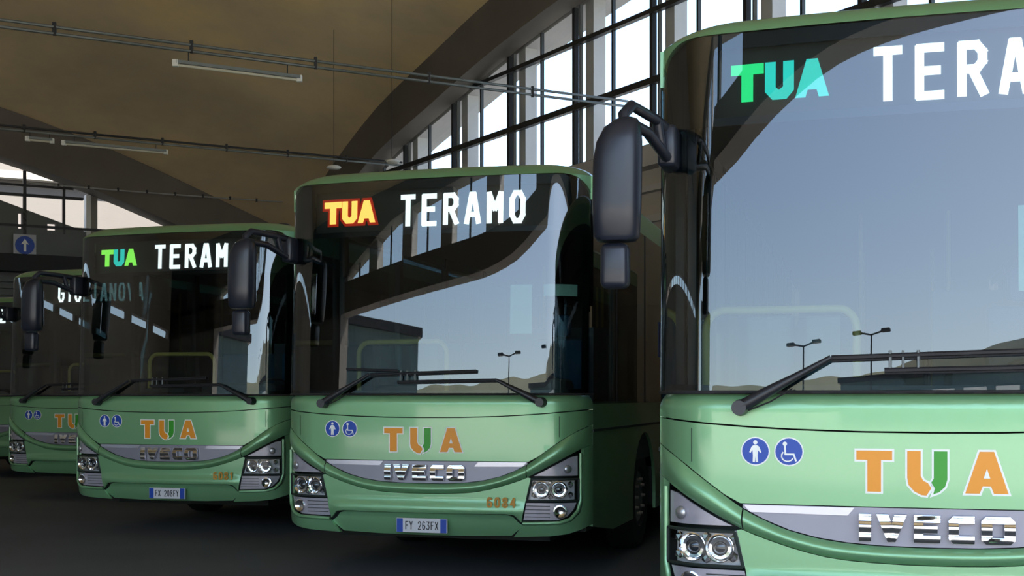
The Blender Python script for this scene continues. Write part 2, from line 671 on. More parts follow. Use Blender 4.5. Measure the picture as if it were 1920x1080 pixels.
for i, x in enumerate([-15.2, -12.9, -10.6, -8.3, -6.0]):
    zb = lint(x) + 0.6
    we = empty('window_%d' % (40 + i), (x, FRONT_Y, zb))
    we['kind'] = 'structure'
    b = bmesh.new()
    box(b, -0.3, 0.3, -0.35, 0.1, -0.05, max(glz(x), glz(x + .3)) - zb + .05)
    obj('column', b, CONC, we)
    b = bmesh.new()
    box(b, 1.15, 1.21, -0.04, 0.04, 0, glz(x + 1.2) - zb + .05)
    obj('glazing_bar', b, STEEL, we)
    b = bmesh.new()
    b.faces.new([b.verts.new(p) for p in ((0.3, 0, 0), (2.0, 0, 0), (2.0, 0, glz(x + 2) - zb), (0.3, 0, glz(x + .3) - zb))])
    obj('pane', b, PANEG, we)

# ------------------------------------------------------------------ fittings of the hall
# cable trays with their lamp battens: parallel to WT at fixed height


def line_pt(px, Z, t):
    X = (px - 960) / 2400 * Z
    return Vector((X, Z, 0)) + WT * t


def cable_line(px, Z, z, t1, label, lines, t0=0.05):
    e = empty('cable_run', Vector(((px - 960) / 2400 * Z, Z, z)) + WT * t0)
    t1 -= t0
    tag(e, label, 'cable', 'cable runs under the vault')
    for dz, r, m in lines:
        b = bmesh.new()
        pts = []
        n = 14
        for i in range(n + 1):
            t = t1 * i / n
            sag = 0.03 * math.sin(math.pi * i / n)
            pts.append(WT * t + Vector((0, 0, dz - sag)))
        tube(b, pts, r, 6)
        obj('cable', b, m, e, smooth=60)
    for i in range(1, 9):
        b = bmesh.new()
        c = WT * (t1 * i / 9)
        box(b, c.x - 0.03, c.x + 0.03, c.y - 0.03, c.y + 0.03, lines[-1][0] - 0.06, lines[0][0] + 0.05)
        obj('clamp', b, STEEL, e)
    return e


cable_line(1180, 28.6, 8.0, 22, 'twin cable run crossing nearest under the vault, top left of the photo', [(0.06, 0.028, GALV), (-0.06, 0.028, GALV)])
cable_line(757, 38.2, 8.40, 16, 'middle of the three cable runs, with two unlit tube lamps below its left end', [(0.05, 0.03, STEEL), (-0.04, 0.03, GALV)])
cable_line(610, 43.3, 7.95, 9.5, 'faint pale cable run farthest away, just above the middle bus roofs', [(0.0, 0.022, mat('cable_pale', (0.35, 0.36, 0.35), rough=0.5))], t0=1.5)


def batten(px, Z, t0, t1, z, label, cable_z):
    a = line_pt(px, Z, t0)
    c = line_pt(px, Z, t1)
    mid = (a + c) / 2
    mid.z = z
    e = empty('batten_lamp', mid)
    tag(e, label, 'ceiling lamp', 'unlit tube lamps under the vault')
    h = (c - a) / 2
    b = bmesh.new()
    bar(b, -h, h, 0.12, 0.06)
    obj('lamp_body', b, GALV, e)
    b = bmesh.new()
    tube(b, [-h * 0.97 + Vector((0, 0, -0.055)), h * 0.97 + Vector((0, 0, -0.055))], 0.03, 8)
    obj('tube', b, TUBE, e, smooth=60)
    for s in (-1, 1):
        b = bmesh.new()
        q = h * s
        box(b, q.x - 0.05, q.x + 0.05, q.y - 0.05, q.y + 0.05, -0.09, 0.035)
        obj('end_cap', b, WHITE, e)
        b = bmesh.new()
        tube(b, [q * 0.8, q * 0.8 + Vector((0, 0, cable_z - z - 0.09))], 0.01, 5)
        obj('hanger', b, STEEL, e)
    return e


batten(1180, 28.6, 7.7, 10.1, 7.68, 'long unlit tube lamp hanging from the nearest cable run, upper left', 8.0)
batten(757, 38.2, 7.05, 9.7, 8.15, 'unlit tube lamp under the middle cable run, the right one of the left pair', 8.4)
batten(757, 38.2, 10.0, 10.6, 8.17, 'short end of a tube lamp under the middle cable run, leftmost', 8.4)


def bulkhead(x, y, z, label):
    e = empty('bulkhead_lamp', (x, y, z))
    tag(e, label, 'lamp', 'small lamps above the second large bus')
    b = bmesh.new()
    bmesh.ops.create_uvsphere(b, u_segments=12, v_segments=6, radius=0.16, matrix=Matrix.Diagonal((1.3, 1, 0.4, 1)))
    obj('shade', b, WHITE, e, smooth=60)
    b = bmesh.new()
    top = ceil_z(x, y)
    tube(b, [(0, 0, 0), (0, 0, top - z)], 0.008, 5)
    obj('pendant_cord', b, STEEL, e)


bulkhead((626 - 960) / 2400 * 35, 35, 1.45 + (745 - 314) / 2400 * 35, 'small pale lamp just above the left roof corner of the red-lettered bus')
bulkhead((735 - 960) / 2400 * 33, 33, 1.45 + (745 - 303) / 2400 * 33, 'small pale lamp above the roof of the red-lettered bus beside the glazing')

# round blue sign on a square board on the back wall
sp = W3(0.08, 9.1, 6.27)
ang = math.atan2(-WT.y, -WT.x)
e = empty('round_sign', sp, ang)
tag(e, 'round blue sign on a pale square board on the grey back wall, far left', 'sign')
b = bmesh.new()
box(b, -0.34, 0.34, -0.03, 0.0, -0.34, 0.34)
obj('board', b, mat('board_grey', (0.45, 0.47, 0.5), rough=0.6), e)
b = bmesh.new()
bmesh.ops.create_cone(b, cap_ends=True, segments=32, radius1=0.29, radius2=0.29, depth=0.02, matrix=Matrix.Translation((0, -0.04, 0)) @ Matrix.Rotation(math.pi / 2, 4, 'X'))
obj('disc', b, BLUE, e)
b = bmesh.new()
prism(b, [(-0.04, -0.06, -0.2), (0.04, -0.06, -0.2), (0.04, -0.06, 0.04), (0.12, -0.06, 0.02), (0, -0.06, 0.2), (-0.12, -0.06, 0.02), (-0.04, -0.06, 0.04)], (0, 0, 0), (0, 0.01, 0))
fixn(b)
obj('arrow', b, WHITE, e)
# louvred panel under the black beam
e = empty('louvre_panel', W3(0.05, 10.0, 4.1))
tag(e, 'grey louvred panel on the back wall under the black beam, left edge', 'louvre')
off = W3(0.05, 10.0, 4.1)
for i in range(6):
    b = bmesh.new()
    tbox(b, 7.6, 13.4, 0.0, 0.12, 4.05 + i * 0.21, 4.05 + i * 0.21 + 0.13)
    fixn(b)
    bmesh.ops.translate(b, verts=b.verts[:], vec=-off)
    obj('slat', b, mat('louvre_grey', (0.12, 0.13, 0.12), rough=0.6), e)

# ------------------------------------------------------------------ outside
e = empty('far_building', W3(-13, 6, 0), ang)
tag(e, 'pale sunlit building seen through the opening behind the back wall', 'building')
for nm, bx, m in (('wall', (-30, 6.5, 0, 6, 0, 24), PINK), ('cornice', (-30, 6.5, -0.5, 0, 10.4, 10.7), CONCD), ('string_course', (-30, 6.5, -0.2, 0, 8.3, 8.42), PINK)):
    b = bmesh.new()
    box(b, *bx)
    obj(nm, b, m, e)
e = empty('depot_building', (-36.8, -25.5, 0), math.radians(35))
tag(e, 'dark teal depot building across the yard, seen in the windscreen of the second large bus', 'building')
for nm, bx, m in (('wall', (-14, 7, -6, 6, 0, 8.3), TEAL), ('roof', (-14.4, 7.4, -6.4, 6.4, 8.3, 8.7), STEEL)):
    b = bmesh.new()
    box(b, *bx)
    obj(nm, b, m, e)
for i in range(5):
    b = bmesh.new()
    box(b, -12 + i * 4, -9.6 + i * 4, 6.0, 6.05, 3, 5.6)
    obj('window', b, FRIT, e)


e = empty('warehouse', (-8, -57, 0))
tag(e, 'low warehouse with pale bays across the yard, reflected under the wiper of the nearest bus', 'building')
for nm, bx, m in (('wall', (-16, 16, -8, 0, 0, 9.0), TEAL), ('roof', (-16.3, 16.3, -8.3, 0.3, 9.0, 9.3), STEEL)):
    b = bmesh.new()
    box(b, *bx)
    obj(nm, b, m, e)
for i in range(9):
    b = bmesh.new()
    box(b, -15.4 + i * 3.5, -12.9 + i * 3.5, 0.0, 0.12, 0.1, 8.3)
    obj('bay_door', b, WHITE, e)


def lamp_post(x, y, h, label):
    e = empty('lamp_post', (x, y, 0))
    tag(e, label, 'lamp post', 'lamp posts in the yard')
    b = bmesh.new()
    tube(b, [(0, 0, 0), (0, 0, h)], 0.1, 8, radii=[0.14, 0.08])
    obj('pole', b, STEEL, e, smooth=60)
    for s in (-1, 1):
        b = bmesh.new()
        tube(b, [(0, 0, h), (s * 1.2, 0, h + 0.15)], 0.05, 6)
        obj('arm', b, STEEL, e)
        b = bmesh.new()
        bevbox(b, s * 1.5 - 0.45, s * 1.5 + 0.45, -0.2, 0.2, h + 0.08, h + 0.25, 0.05)
        obj('lamp_head', b, STEEL, e)


lamp_post(-23.5, -45.5, 9.6, 'two-headed lamp post in the yard, reflected in the second large windscreen')
lamp_post(-16.5, -46.5, 9.9, 'two-headed lamp post in the yard, reflected low in the nearest windscreen')
# hills
bm = bmesh.new()
prev = None
for i in range(241):
    a = math.radians(180 + 180 * i / 240)
    R = 170
    az = 270 - math.degrees(a)
    h = interp([(-90, 20), (-10, 33), (5, 33), (22, 27), (28, 26), (38, 24), (60, 20), (90, 15)], az) + 0.35 * math.sin(i * 0.45) + 0.2 * math.sin(i * 1.15)
    ring = [bm.verts.new((math.cos(a) * (R + d), math.sin(a) * (R + d), z)) for d, z in ((0, -0.2), (20, h * 0.55), (45, h), (90, -0.2))]
    if prev:
        for k in range(3):
            bm.faces.new((prev[k], ring[k], ring[k + 1], prev[k + 1]))
        bm.faces.new((prev[3], ring[3], ring[0], prev[0]))
    prev = ring
fixn(bm)
obj('hillside', bm, HILL, smooth=60, kind='structure')

# ------------------------------------------------------------------ bus
BW = 1.275
RC = 0.30
LEN = 12.0
LEAN = 0.05


def plan(u):
    a = min(abs(u), BW)
    e = 0.09 * (a / BW) ** 2
    if a > BW - RC:
        e += RC - math.sqrt(max(RC * RC - (a - (BW - RC)) ** 2, 0))
    return e


def lean(z):
    e = LEAN * max(z - 1.47, 0)
    if z < 0.55:
        e += 0.10 * ((0.55 - z) / 0.2) ** 2 * 0.5
    return e


def relief(u, z):
    a = abs(u)
    U = smooth_tab(UPPER, a)
    Lw = smooth_tab(LOWER, a)
    d = 0.0
    if Lw < z < U:
        t = (z - Lw) / (U - Lw)
        d += 0.034 * math.sin(math.pi * t) ** 0.8 * min(1, max(0.0, (BW - a) / 0.16))
    # bumper shelf over the number plate
    if a < 1.0 and 0.50 < z < 0.66:
        k = min(1, (0.86 - a) / 0.12) if a > 0.74 else 1
        if k > 0:
            d += 0.020 * math.sin(math.pi * (z - 0.50) / 0.16) ** 2 * k
    # crown of the apron just below the windscreen
    if 1.40 < z < 1.48:
        d -= 0.05 * ((z - 1.40) / 0.08) ** 2
    return d


def P(u, z, off=0.0, rel=True):
    uu = max(-BW + 1e-4, min(BW - 1e-4, u))
    h = 1e-3
    if abs(uu) > BW - 0.004:
        n = Vector((math.copysign(1, uu), -0.05, 0)).normalized()
    else:
        dy = (plan(uu + h) - plan(uu - h)) / (2 * h)
        n = Vector((dy, -1, 0)).normalized()
    q = Vector((uu, plan(uu) + lean(z), z))
    return q + n * (off + (relief(uu, z) if rel else 0))


ULINES = sorted(set([round(-0.96 + 0.06 * i, 4) for i in range(33)] + [s * (BW - RC + RC * math.sin(math.radians(k))) for k in (0, 10, 20, 30, 40, 50, 60, 68, 75, 81, 86) for s in (-1, 1)]))


def patch(bm, poly, off=0.0, thick=0.01, zstep=0.1, rel=True, ulines=ULINES, ufine=None):
    """outline in (u, z) wrapped on the front of the bus; edges folded back by thick"""
    b = bmesh.new()
    f = b.faces.new([b.verts.new((u, z, 0)) for u, z in poly])
    f.normal_update()
    if f.normal.z < 0:
        f.normal_flip()
    if len(poly) > 4:
        bmesh.ops.triangulate(b, faces=b.faces[:], ngon_method='EAR_CLIP')
    us = [p[0] for p in poly]
    zs = [p[1] for p in poly]
    lines = [('u', u) for u in (ulines if ufine is None else [min(us) + ufine * i for i in range(1, int((max(us) - min(us)) / ufine) + 1)]) if min(us) < u < max(us)]
    z = math.ceil(min(zs) / zstep) * zstep
    while z < max(zs):
        lines.append(('z', z))
        z += zstep
    for k, c in lines:
        geom = b.verts[:] + b.edges[:] + b.faces[:]
        if k == 'u':
            bmesh.ops.bisect_plane(b, geom=geom, dist=1e-5, plane_co=(c, 0, 0), plane_no=(1, 0, 0))
        else:
            bmesh.ops.bisect_plane(b, geom=geom, dist=1e-5, plane_co=(0, c, 0), plane_no=(0, 1, 0))
    bmesh.ops.remove_doubles(b, verts=b.verts[:], dist=1e-5)
    vmap = {}
    for v in b.verts:
        vmap[v.index if False else v] = (bm.verts.new(P(v.co.x, v.co.y, off, rel)), (v.co.x, v.co.y))
    for f in b.faces:
        try:
            bm.faces.new([vmap[v][0] for v in f.verts])
        except ValueError:
            pass
    if thick > 0:
        back = {}
        for e_ in b.edges:
            if len(e_.link_faces) == 1:
                l = [x for x in e_.link_faces[0].loops if x.edge == e_][0]
                a, c = l.vert, l.link_loop_next.vert
                for v in (a, c):
                    if v not in back:
                        back[v] = bm.verts.new(P(*vmap[v][1], off - thick, rel))
                bm.faces.new((vmap[c][0], vmap[a][0], back[a], back[c]))
    b.free()


def fpart(name, polys, m, parent, off=0.0, thick=0.01, zstep=0.1, rel=True, smooth=35, label=None, ufine=None):
    bm = bmesh.new()
    for poly in polys:
        patch(bm, poly, off, thick, zstep, rel, ufine=ufine)
    return obj(name, bm, m, parent, smooth=smooth, label=label)


def mirror_poly(p):
    return [(-u, z) for u, z in reversed(p)]


def circ(cu, cz, r, n=28, a0=0, a1=360):
    return [(cu + r * math.cos(math.radians(a0 + (a1 - a0) * i / n)), cz + r * math.sin(math.radians(a0 + (a1 - a0) * i / n))) for i in range(n)]


def stroke(pts, w, ext=True):
    """quads (in 2D) for a polyline of width w"""
    out = []
    for (x0, y0), (x1, y1) in zip(pts, pts[1:]):
        L = math.hypot(x1 - x0, y1 - y0)
        dx, dy = (x1 - x0) / L * w / 2, (y1 - y0) / L * w / 2
        ex, ey = (dx, dy) if ext else (0, 0)
        k = 0.7
        out.append([(x0 - ex * k - dy, y0 - ey * k + dx), (x0 - ex * k + dy, y0 - ey * k - dx), (x1 + ex * k + dy, y1 + ey * k - dx), (x1 + ex * k - dy, y1 + ey * k + dx)])
    return out


O_ = [(.3, 0), (.7, 0), (.95, .22), (.95, .78), (.7, 1), (.3, 1), (.05, .78), (.05, .22), (.3, 0)]
FONT = {
    'T': [[(0, 1), (1, 1)], [(.5, 1), (.5, 0)]],
    'E': [[(1, 1), (0.05, 1), (0.05, 0), (1, 0)], [(.05, .52), (.85, .52)]],
    'R': [[(.05, 0), (.05, 1), (.7, 1), (.95, .85), (.95, .65), (.7, .5), (.05, .5)], [(.5, .5), (1, 0)]],
    'A': [[(0, 0), (.4, 1), (.6, 1), (1, 0)], [(.15, .28), (.85, .28)]],
    'M': [[(.02, 0), (.02, 1), (.5, .45), (.98, 1), (.98, 0)]],
    'O': [O_], '0': [O_],
    'G': [[(.95, .8), (.7, 1), (.3, 1), (.05, .78), (.05, .22), (.3, 0), (.7, 0), (.95, .2), (.95, .48), (.55, .48)]],
    'I': [[(.5, 0), (.5, 1)]], '1': [[(.2, .75), (.5, 1), (.5, 0)]],
    'U': [[(.05, 1), (.05, .2), (.3, 0), (.7, 0), (.95, .2), (.95, 1)]],
    'L': [[(.05, 1), (.05, 0), (1, 0)]],
    'N': [[(.05, 0), (.05, 1), (.95, 0), (.95, 1)]],
    'V': [[(0, 1), (.5, 0), (1, 1)]],
    'Z': [[(0, 1), (1, 1), (0, 0), (1, 0)]],
    'F': [[(1, 1), (.05, 1), (.05, 0)], [(.05, .52), (.8, .52)]],
    'X': [[(0, 0), (1, 1)], [(0, 1), (1, 0)]],
    'Y': [[(0, 1), (.5, .5), (1, 1)], [(.5, .5), (.5, 0)]],
    'K': [[(.05, 0), (.05, 1)], [(1, 1), (.05, .45), (1, 0)]],
    '2': [[(0, .8), (.3, 1), (.7, 1), (1, .8), (1, .6), (0, 0), (1, 0)]],
    '3': [[(0, 1), (1, 1), (.45, .58), (.8, .55), (1, .3), (.75, 0), (.2, 0), (0, .15)]],
    '4': [[(.75, 0), (.75, 1), (0, .3), (1, .3)]],
    '6': [[(.9, .9), (.6, 1), (.3, 1), (.05, .75), (.05, .2), (.3, 0), (.7, 0), (.95, .2), (.95, .4), (.7, .55), (.05, .5)]],
    '8': [[(.5, .52), (.1, .7), (.1, .88), (.3, 1), (.7, 1), (.9, .88), (.9, .7), (.5, .52), (.05, .3), (.05, .15), (.3, 0), (.7, 0), (.95, .15), (.95, .3), (.5, .52)]],
}


def letter(ch, x0, z0, wd, ht, sw):
    q = []
    for pl in FONT[ch]:
        q += stroke([(x0 + sw / 2 + a * (wd - sw), z0 + sw / 2 + c * (ht - sw)) for a, c in pl], sw)
    return q


def text(name, s, u0, u1, z0, z1, sw, m, parent, off, gap=0.22, thick=0.004, smooth=None, zl=9.0, rel=False):
    n = len(s)
    pitch = (u1 - u0) / (n - gap)
    wd = pitch * (1 - gap)
    for i, ch in enumerate(s):
        if ch == ' ':
            continue
        w_ = wd
        fpart(name, letter(ch, u0 + i * pitch, z0, w_, z1 - z0, sw), m[i] if isinstance(m, list) else m, parent, off, thick, zstep=zl, rel=rel, smooth=smooth, ufine=10)


def grow(poly, d):
    """offset a counter-clockwise polygon outward by d"""
    n = len(poly)
    area = sum(poly[i][0] * poly[(i + 1) % n][1] - poly[(i + 1) % n][0] * poly[i][1] for i in range(n))
    sgn = 1 if area > 0 else -1
    out = []
    for i in range(n):
        p0, p1, p2 = Vector(poly[i - 1]), Vector(poly[i]), Vector(poly[(i + 1) % n])
        d1 = (p1 - p0).normalized()
        d2 = (p2 - p1).normalized()
        n1 = Vector((d1.y, -d1.x)) * sgn
        n2 = Vector((d2.y, -d2.x)) * sgn
        m_ = (n1 + n2)
        m_.normalize()
        k = d / max(0.35, m_.dot(n1))
        out.append(tuple(p1 + m_ * k))
    return out


def outline(inset, z, ny=2):
    pts = []
    us = [-BW + 1e-4] + [u for u in ULINES if abs(u) < BW] + [BW - 1e-4]
    k = 1 - inset / BW
    for u in us:
        pts.append((u * k, plan(u) + lean(min(z, 3.14)) + inset, z))
    for i in range(7):      # right side then rounded rear
        a = math.radians(90 * i / 6)
        pts.append(((BW - 0.15 + 0.15 * math.cos(a)) * k, LEN - 0.15 + 0.15 * math.sin(a) - inset, z))
    for i in range(7):
        a = math.radians(90 * i / 6)
        pts.append((-(BW - 0.15 + 0.15 * math.sin(a)) * k, LEN - 0.15 + 0.15 * math.cos(a) - inset, z))
    return pts


def loft(bm, rings, cap=True):
    prev = None
    for r in rings:
        vs_ = [bm.verts.new(p) for p in r]
        if prev:
            n = len(vs_)
            for i in range(n):
                j = (i + 1) % n
                bm.faces.new((prev[i], prev[j], vs_[j], vs_[i]))
        prev = vs_
    if cap:
        bm.faces.new(prev)
    return prev


def make_bus():
    bus = empty('city_bus')
    # ---- front skin
    def seam(u):
        return 1.292 + 0.055 * (abs(u) / 1.2) ** 2.4
    us = [-BW, -1.2, -1.1, -0.98, -0.8, -0.6, -0.3, 0, 0.3, 0.6, 0.8, 0.98, 1.1, 1.2, BW]
    top = [(u, 1.472) for u in us]
    sl_ = [(u, seam(u) + 0.004) for u in us]
    fpart('apron_panel', [sl_ + top[::-1]], PAINT, bus, zstep=0.015)
    # main panel: down to the smile band / grille
    def uu(u):
        return smooth_tab(UPPER, abs(u)) + 0.004
    gl = 0.845
    low = [(-BW, uu(BW)), (-1.2, uu(1.2)), (-1.1, uu(1.1)), (-1.0, uu(1.0)), (-0.92, uu(.92)), (-gl, 0.957), (gl, 0.957), (0.92, uu(.92)), (1.0, uu(1.0)), (1.1, uu(1.1)), (1.2, uu(1.2)), (BW, uu(BW))]
    fpart('front_panel', [low + [(u, seam(u) - 0.004) for u in us[::-1]]], PAINT, bus)
    # side flaps have a vertical joint
    for s in (-1, 1):
        p = [(s * 1.075, 1.145), (s * 1.079, 1.145), (s * 1.079, 1.305), (s * 1.075, 1.305)]
        fpart('panel_joint', [p if s > 0 else p[::-1]], SEAM, bus, off=0.0015, thick=0)
    # grille
    gb = [(u, smooth_tab(UPPER, abs(u)) + 0.002) for u in (-gl + .01, -0.74, -0.62, -0.5, -0.36, -0.2, 0, 0.2, 0.36, 0.5, 0.62, 0.74, gl - .01)]
    fpart('grille_panel', [gb + [(gl - .01, 0.952), (-gl + .01, 0.952)]], GRILLE, bus, off=-0.006, zstep=0.03, rel=False)
    fpart('grille_trim', [[(-0.80, 0.918), (-0.36, 0.914), (-0.33, 0.95), (-0.83, 0.95)]], mat('grille_trim_light', (0.55, 0.57, 0.66), rough=0.2, metal=0.5), bus, off=0.002, rel=False)
    fpart('grille_trim', [[(0.42, 0.914), (0.80, 0.918), (0.83, 0.95), (0.45, 0.95)]], MATS['grille_trim_light'], bus, off=0.002, rel=False)
    # smile band (one strip) and bumper
    un = [-BW, -1.22, -1.16, -1.1, -1.04, -0.98, -0.9, -0.84, -0.78, -0.7, -0.62, -0.54, -0.45, -0.35, -0.25, -0.12, 0]
    un = un + [-x for x in un[:-1][::-1]]
    up = [(u, smooth_tab(UPPER, abs(u)) - 0.002) for u in un]
    lo = [(u, smooth_tab(LOWER, abs(u)) + 0.002) for u in un]

    def strip(bm, a, b, n):
        rows = []
        for k in range(n + 1):
            t = k / n
            rows.append([bm.verts.new(P(p[0], p[1] + (q[1] - p[1]) * t)) for p, q in zip(a, b)])
        for r0, r1 in zip(rows, rows[1:]):
            for i in range(len(a) - 1):
                bm.faces.new((r0[i], r0[i + 1], r1[i + 1], r1[i]))
        return rows
    fine = []
    for x, y_ in zip(un, un[1:]):
        fine += [x + (y_ - x) * k / 3 for k in range(3)]
    fine.append(un[-1])
    for (ua, ub, lb) in ((-BW, -0.835, None), (-0.829, 0.829, None), (0.835, BW, None)):
        f_ = [ua] + [x for x in fine if ua < x < ub] + [ub]
        bm = bmesh.new()
        strip(bm, [(u, smooth_tab(LOWER, abs(u)) + 0.001) for u in f_], [(u, smooth_tab(UPPER, abs(u)) - 0.001) for u in f_], 10)
        obj('front_moulding', bm, PAINT, bus, smooth=50)
    # bumper around the lamp clusters
    L = lambda a: smooth_tab(LOWER, a) - 0.003
    lamp_in = [(0.862, 0.822), (0.822, 0.66), (0.792, 0.492)]
    cen = [(-0.79, 0.488), (-0.79, 0.50), (-0.823, 0.66), (-0.862, 0.83)] + [(u, L(abs(u))) for u in un if abs(u) <= 0.84] + [(0.862, 0.83), (0.823, 0.66), (0.79, 0.50), (0.79, 0.488), (0.735, 0.545), (0.68, 0.552), (0.3, 0.55), (0, 0.55), (-0.3, 0.55), (-0.68, 0.552), (-0.735, 0.545)]
    fpart('bumper', [cen], PAINT, bus, zstep=0.02, thick=0.02)
    fpart('lower_valance', [[(-0.70, 0.382), (-0.4, 0.372), (0, 0.368), (0.4, 0.372), (0.70, 0.382), (0.80, 0.46), (0.755, 0.49), (0.72, 0.53), (0.67, 0.545), (-0.67, 0.545), (-0.72, 0.53), (-0.755, 0.49), (-0.80, 0.46)]], PAINT, bus, off=-0.03, zstep=0.03, thick=0.03)
    for s in (-1, 1):
        p = [(0.72, 0.372), (1.0, 0.385), (1.13, 0.40), (1.22, 0.43), (BW, 0.46), (BW, L(BW)), (1.235, L(1.235)), (1.235, 0.64), (1.215, 0.56), (1.16, 0.50), (1.08, 0.478), (0.80, 0.472)]
        fpart('bumper_corner', [p if s > 0 else mirror_poly(p)], PAINT, bus, zstep=0.05, thick=0.03)
        # raised lip along the bottom and outer side of the lamps
        rim = [(1.215, 1.02), (1.215, 0.66), (1.197, 0.575), (1.15, 0.515), (1.08, 0.49), (0.80, 0.482)]
        bm = bmesh.new()
        pts = []
        for (a0, b0), (a1, b1) in zip(rim, rim[1:]):
            for k in range(3):
                pts.append((a0 + (a1 - a0) * k / 3, b0 + (b1 - b0) * k / 3))
        pts.append(rim[-1])
        tube(bm, [P(s * a, c_, 0.004) for a, c_ in pts], 0.015, 8)
        obj('lamp_surround', bm, PAINT, bus, smooth=60)
    # dark backing behind all joints
    fpart('backing_panel', [[(-BW + .002, 0.40), (-0.9, 0.385), (0.9, 0.385), (BW - .002, 0.40), (BW - .002, 1.46), (-BW + .002, 1.46)]], SEAM, bus, off=-0.085, thick=0, rel=False)
    # ---- lamps
    for s in (-1, 1):
        def mp(p):
            return p if s > 0 else mirror_poly(p)
        upu = [(0.885, 0.848), (1.205, 0.848), (1.205, 1.0), (1.16, 0.99), (1.05, 0.93), (0.95, 0.878)]
        lamp = fpart('turn_signal', [mp(upu)], LAMPG, bus, off=-0.012, rel=False)
        bm = bmesh.new()
        c = P(s * 1.135, 0.90, 0.0, False)
        nrm = (P(s * 1.135, 0.90, 0.1, False) - c).normalized()
        R_ = nrm.to_track_quat('Z', 'Y').to_matrix().to_4x4()
        bmesh.ops.create_uvsphere(bm, u_segments=16, v_segments=8, radius=0.032, matrix=Matrix.Translation(c) @ R_ @ Matrix.Diagonal((1, 1, 0.5, 1)))
        obj('bulb', bm, SATIN, lamp, smooth=60)
        mid = [(0.832, 0.658), (1.205, 0.658), (1.205, 0.822), (0.872, 0.822)]
        hl = fpart('headlamp', [mp(mid)], mat('lamp_silver', (0.82, 0.82, 0.84), rough=0.3, metal=0.1), bus, off=-0.05, rel=False, thick=0.0)
        # housing frame
        frame = bmesh.new()
        for a, b_ in zip(mid, mid[1:] + mid[:1]):
            n = 6
            tube(frame, [P(s * (a[0] + (b_[0] - a[0]) * k / n), a[1] + (b_[1] - a[1]) * k / n, 0.0, False) for k in range(n + 1)], 0.009, 6)
        obj('lamp_frame', frame, SEAM, hl)
        for cu in (0.945, 1.085):
            c = P(s * cu, 0.742, -0.045, False)
            nrm = (P(s * cu, 0.742, 0.1, False) - c).normalized()
            nrm = (nrm + Vector((0, -1.2, 0))).normalized()
            R_ = Matrix.Translation(c) @ nrm.to_track_quat('Z', 'Y').to_matrix().to_4x4()
            bm = bmesh.new()
            prof_ = [(0.030, 0.02), (0.038, 0.034), (0.052, 0.036), (0.064, 0.052), (0.068, 0.05)]
            prev = None
            for rr, hh in prof_:
                ring = [bm.verts.new(R_ @ Vector((rr * math.cos(2 * math.pi * k / 24), rr * math.sin(2 * math.pi * k / 24), hh))) for k in range(24)]
                if prev:
                    for k in range(24):
                        bm.faces.new((prev[k], prev[(k + 1) % 24], ring[(k + 1) % 24], ring[k]))
                prev = ring
            obj('reflector', bm, CHROME, hl, smooth=30)
            bm = bmesh.new()
            bmesh.ops.create_uvsphere(bm, u_segments=20, v_segments=10, radius=0.034, matrix=R_ @ Matrix.Translation((0, 0, 0.016)) @ Matrix.Diagonal((1, 1, 0.6, 1)))
            obj('lens', bm, LENS, hl, smooth=60)
        # reflector facets
        bm = bmesh.new()
        for cu, cz in ((0.885, 0.70), (0.885, 0.78), (1.015, 0.69), (1.015, 0.79), (1.165, 0.70), (1.165, 0.78)):
            c = P(s * cu, cz, -0.03, False)
            bmesh.ops.create_icosphere(bm, subdivisions=1, radius=0.026, matrix=Matrix.Translation(c) @ Matrix.Diagonal((1, 0.6, 1, 1)))
        obj('reflector_facets', bm, CHROME, hl)
        fpart('lamp_cover', [mp(mid)], LAMPC, hl, off=0.003, rel=False, thick=0)
        lowp = [(0.803, 0.505), (1.07, 0.51), (1.135, 0.535), (1.178, 0.585), (1.198, 0.64), (0.828, 0.64)]
        fl = fpart('fog_lamp', [mp(lowp)], LAMPG, bus, off=-0.012, rel=False)
        c = P(s * 1.085, 0.575, -0.005, False)
        nrm = (P(s * 1.085, 0.575, 0.1, False) - c).normalized()
        nrm = (nrm + Vector((0, -1.0, 0))).normalized()
        R_ = Matrix.Translation(c) @ nrm.to_track_quat('Z', 'Y').to_matrix().to_4x4()
        bm = bmesh.new()
        prev = None
        for rr, hh in ((0.05, -0.01), (0.052, 0.012), (0.044, 0.014), (0.03, 0.0), (0.012, -0.006), (0.002, -0.006)):
            ring = [bm.verts.new(R_ @ Vector((rr * math.cos(2 * math.pi * k / 24), rr * math.sin(2 * math.pi * k / 24), hh))) for k in range(24)]
            if prev:
                for k in range(24):
                    bm.faces.new((prev[k], prev[(k + 1) % 24], ring[(k + 1) % 24], ring[k]))
            prev = ring
        obj('reflector', bm, CHROME, fl, smooth=30)
        for k in range(4):
            zz = 0.53 + k * 0.028
            pl = [(0.815, zz), (1.01, zz), (1.01, zz + 0.005), (0.815, zz + 0.005)]
            fpart('rib', [mp(pl)], SEAM, fl, off=-0.009, rel=False, thick=0)

    # ---- windscreen
    rr = 0.16
    ws = []
    ws += [(-1.262, 1.478), (-1.0, 1.476), (0, 1.476), (1.0, 1.476), (1.262, 1.478)]
    for k in range(9):
        a = math.radians(90 * k / 8)
        ws.append((1.262 - rr + rr * math.cos(a), 3.175 - rr + rr * math.sin(a)))
    for k in range(9):
        a = math.radians(90 + 90 * k / 8)
        ws.append((-1.262 + rr + rr * math.cos(a), 3.175 - rr + rr * math.sin(a)))
    bm = bmesh.new()
    patch(bm, ws, 0.0, 0.0, 0.05, False)
    g = obj('windscreen', bm, GLS, bus, smooth=80)
    nn = []
    for v in g.data.vertices:
        uu_ = max(-BW + 4e-3, min(BW - 4e-3, v.co.x))
        nn.append(Vector(((plan(uu_ + 2e-3) - plan(uu_ - 2e-3)) / 4e-3, -1, LEAN)).normalized())
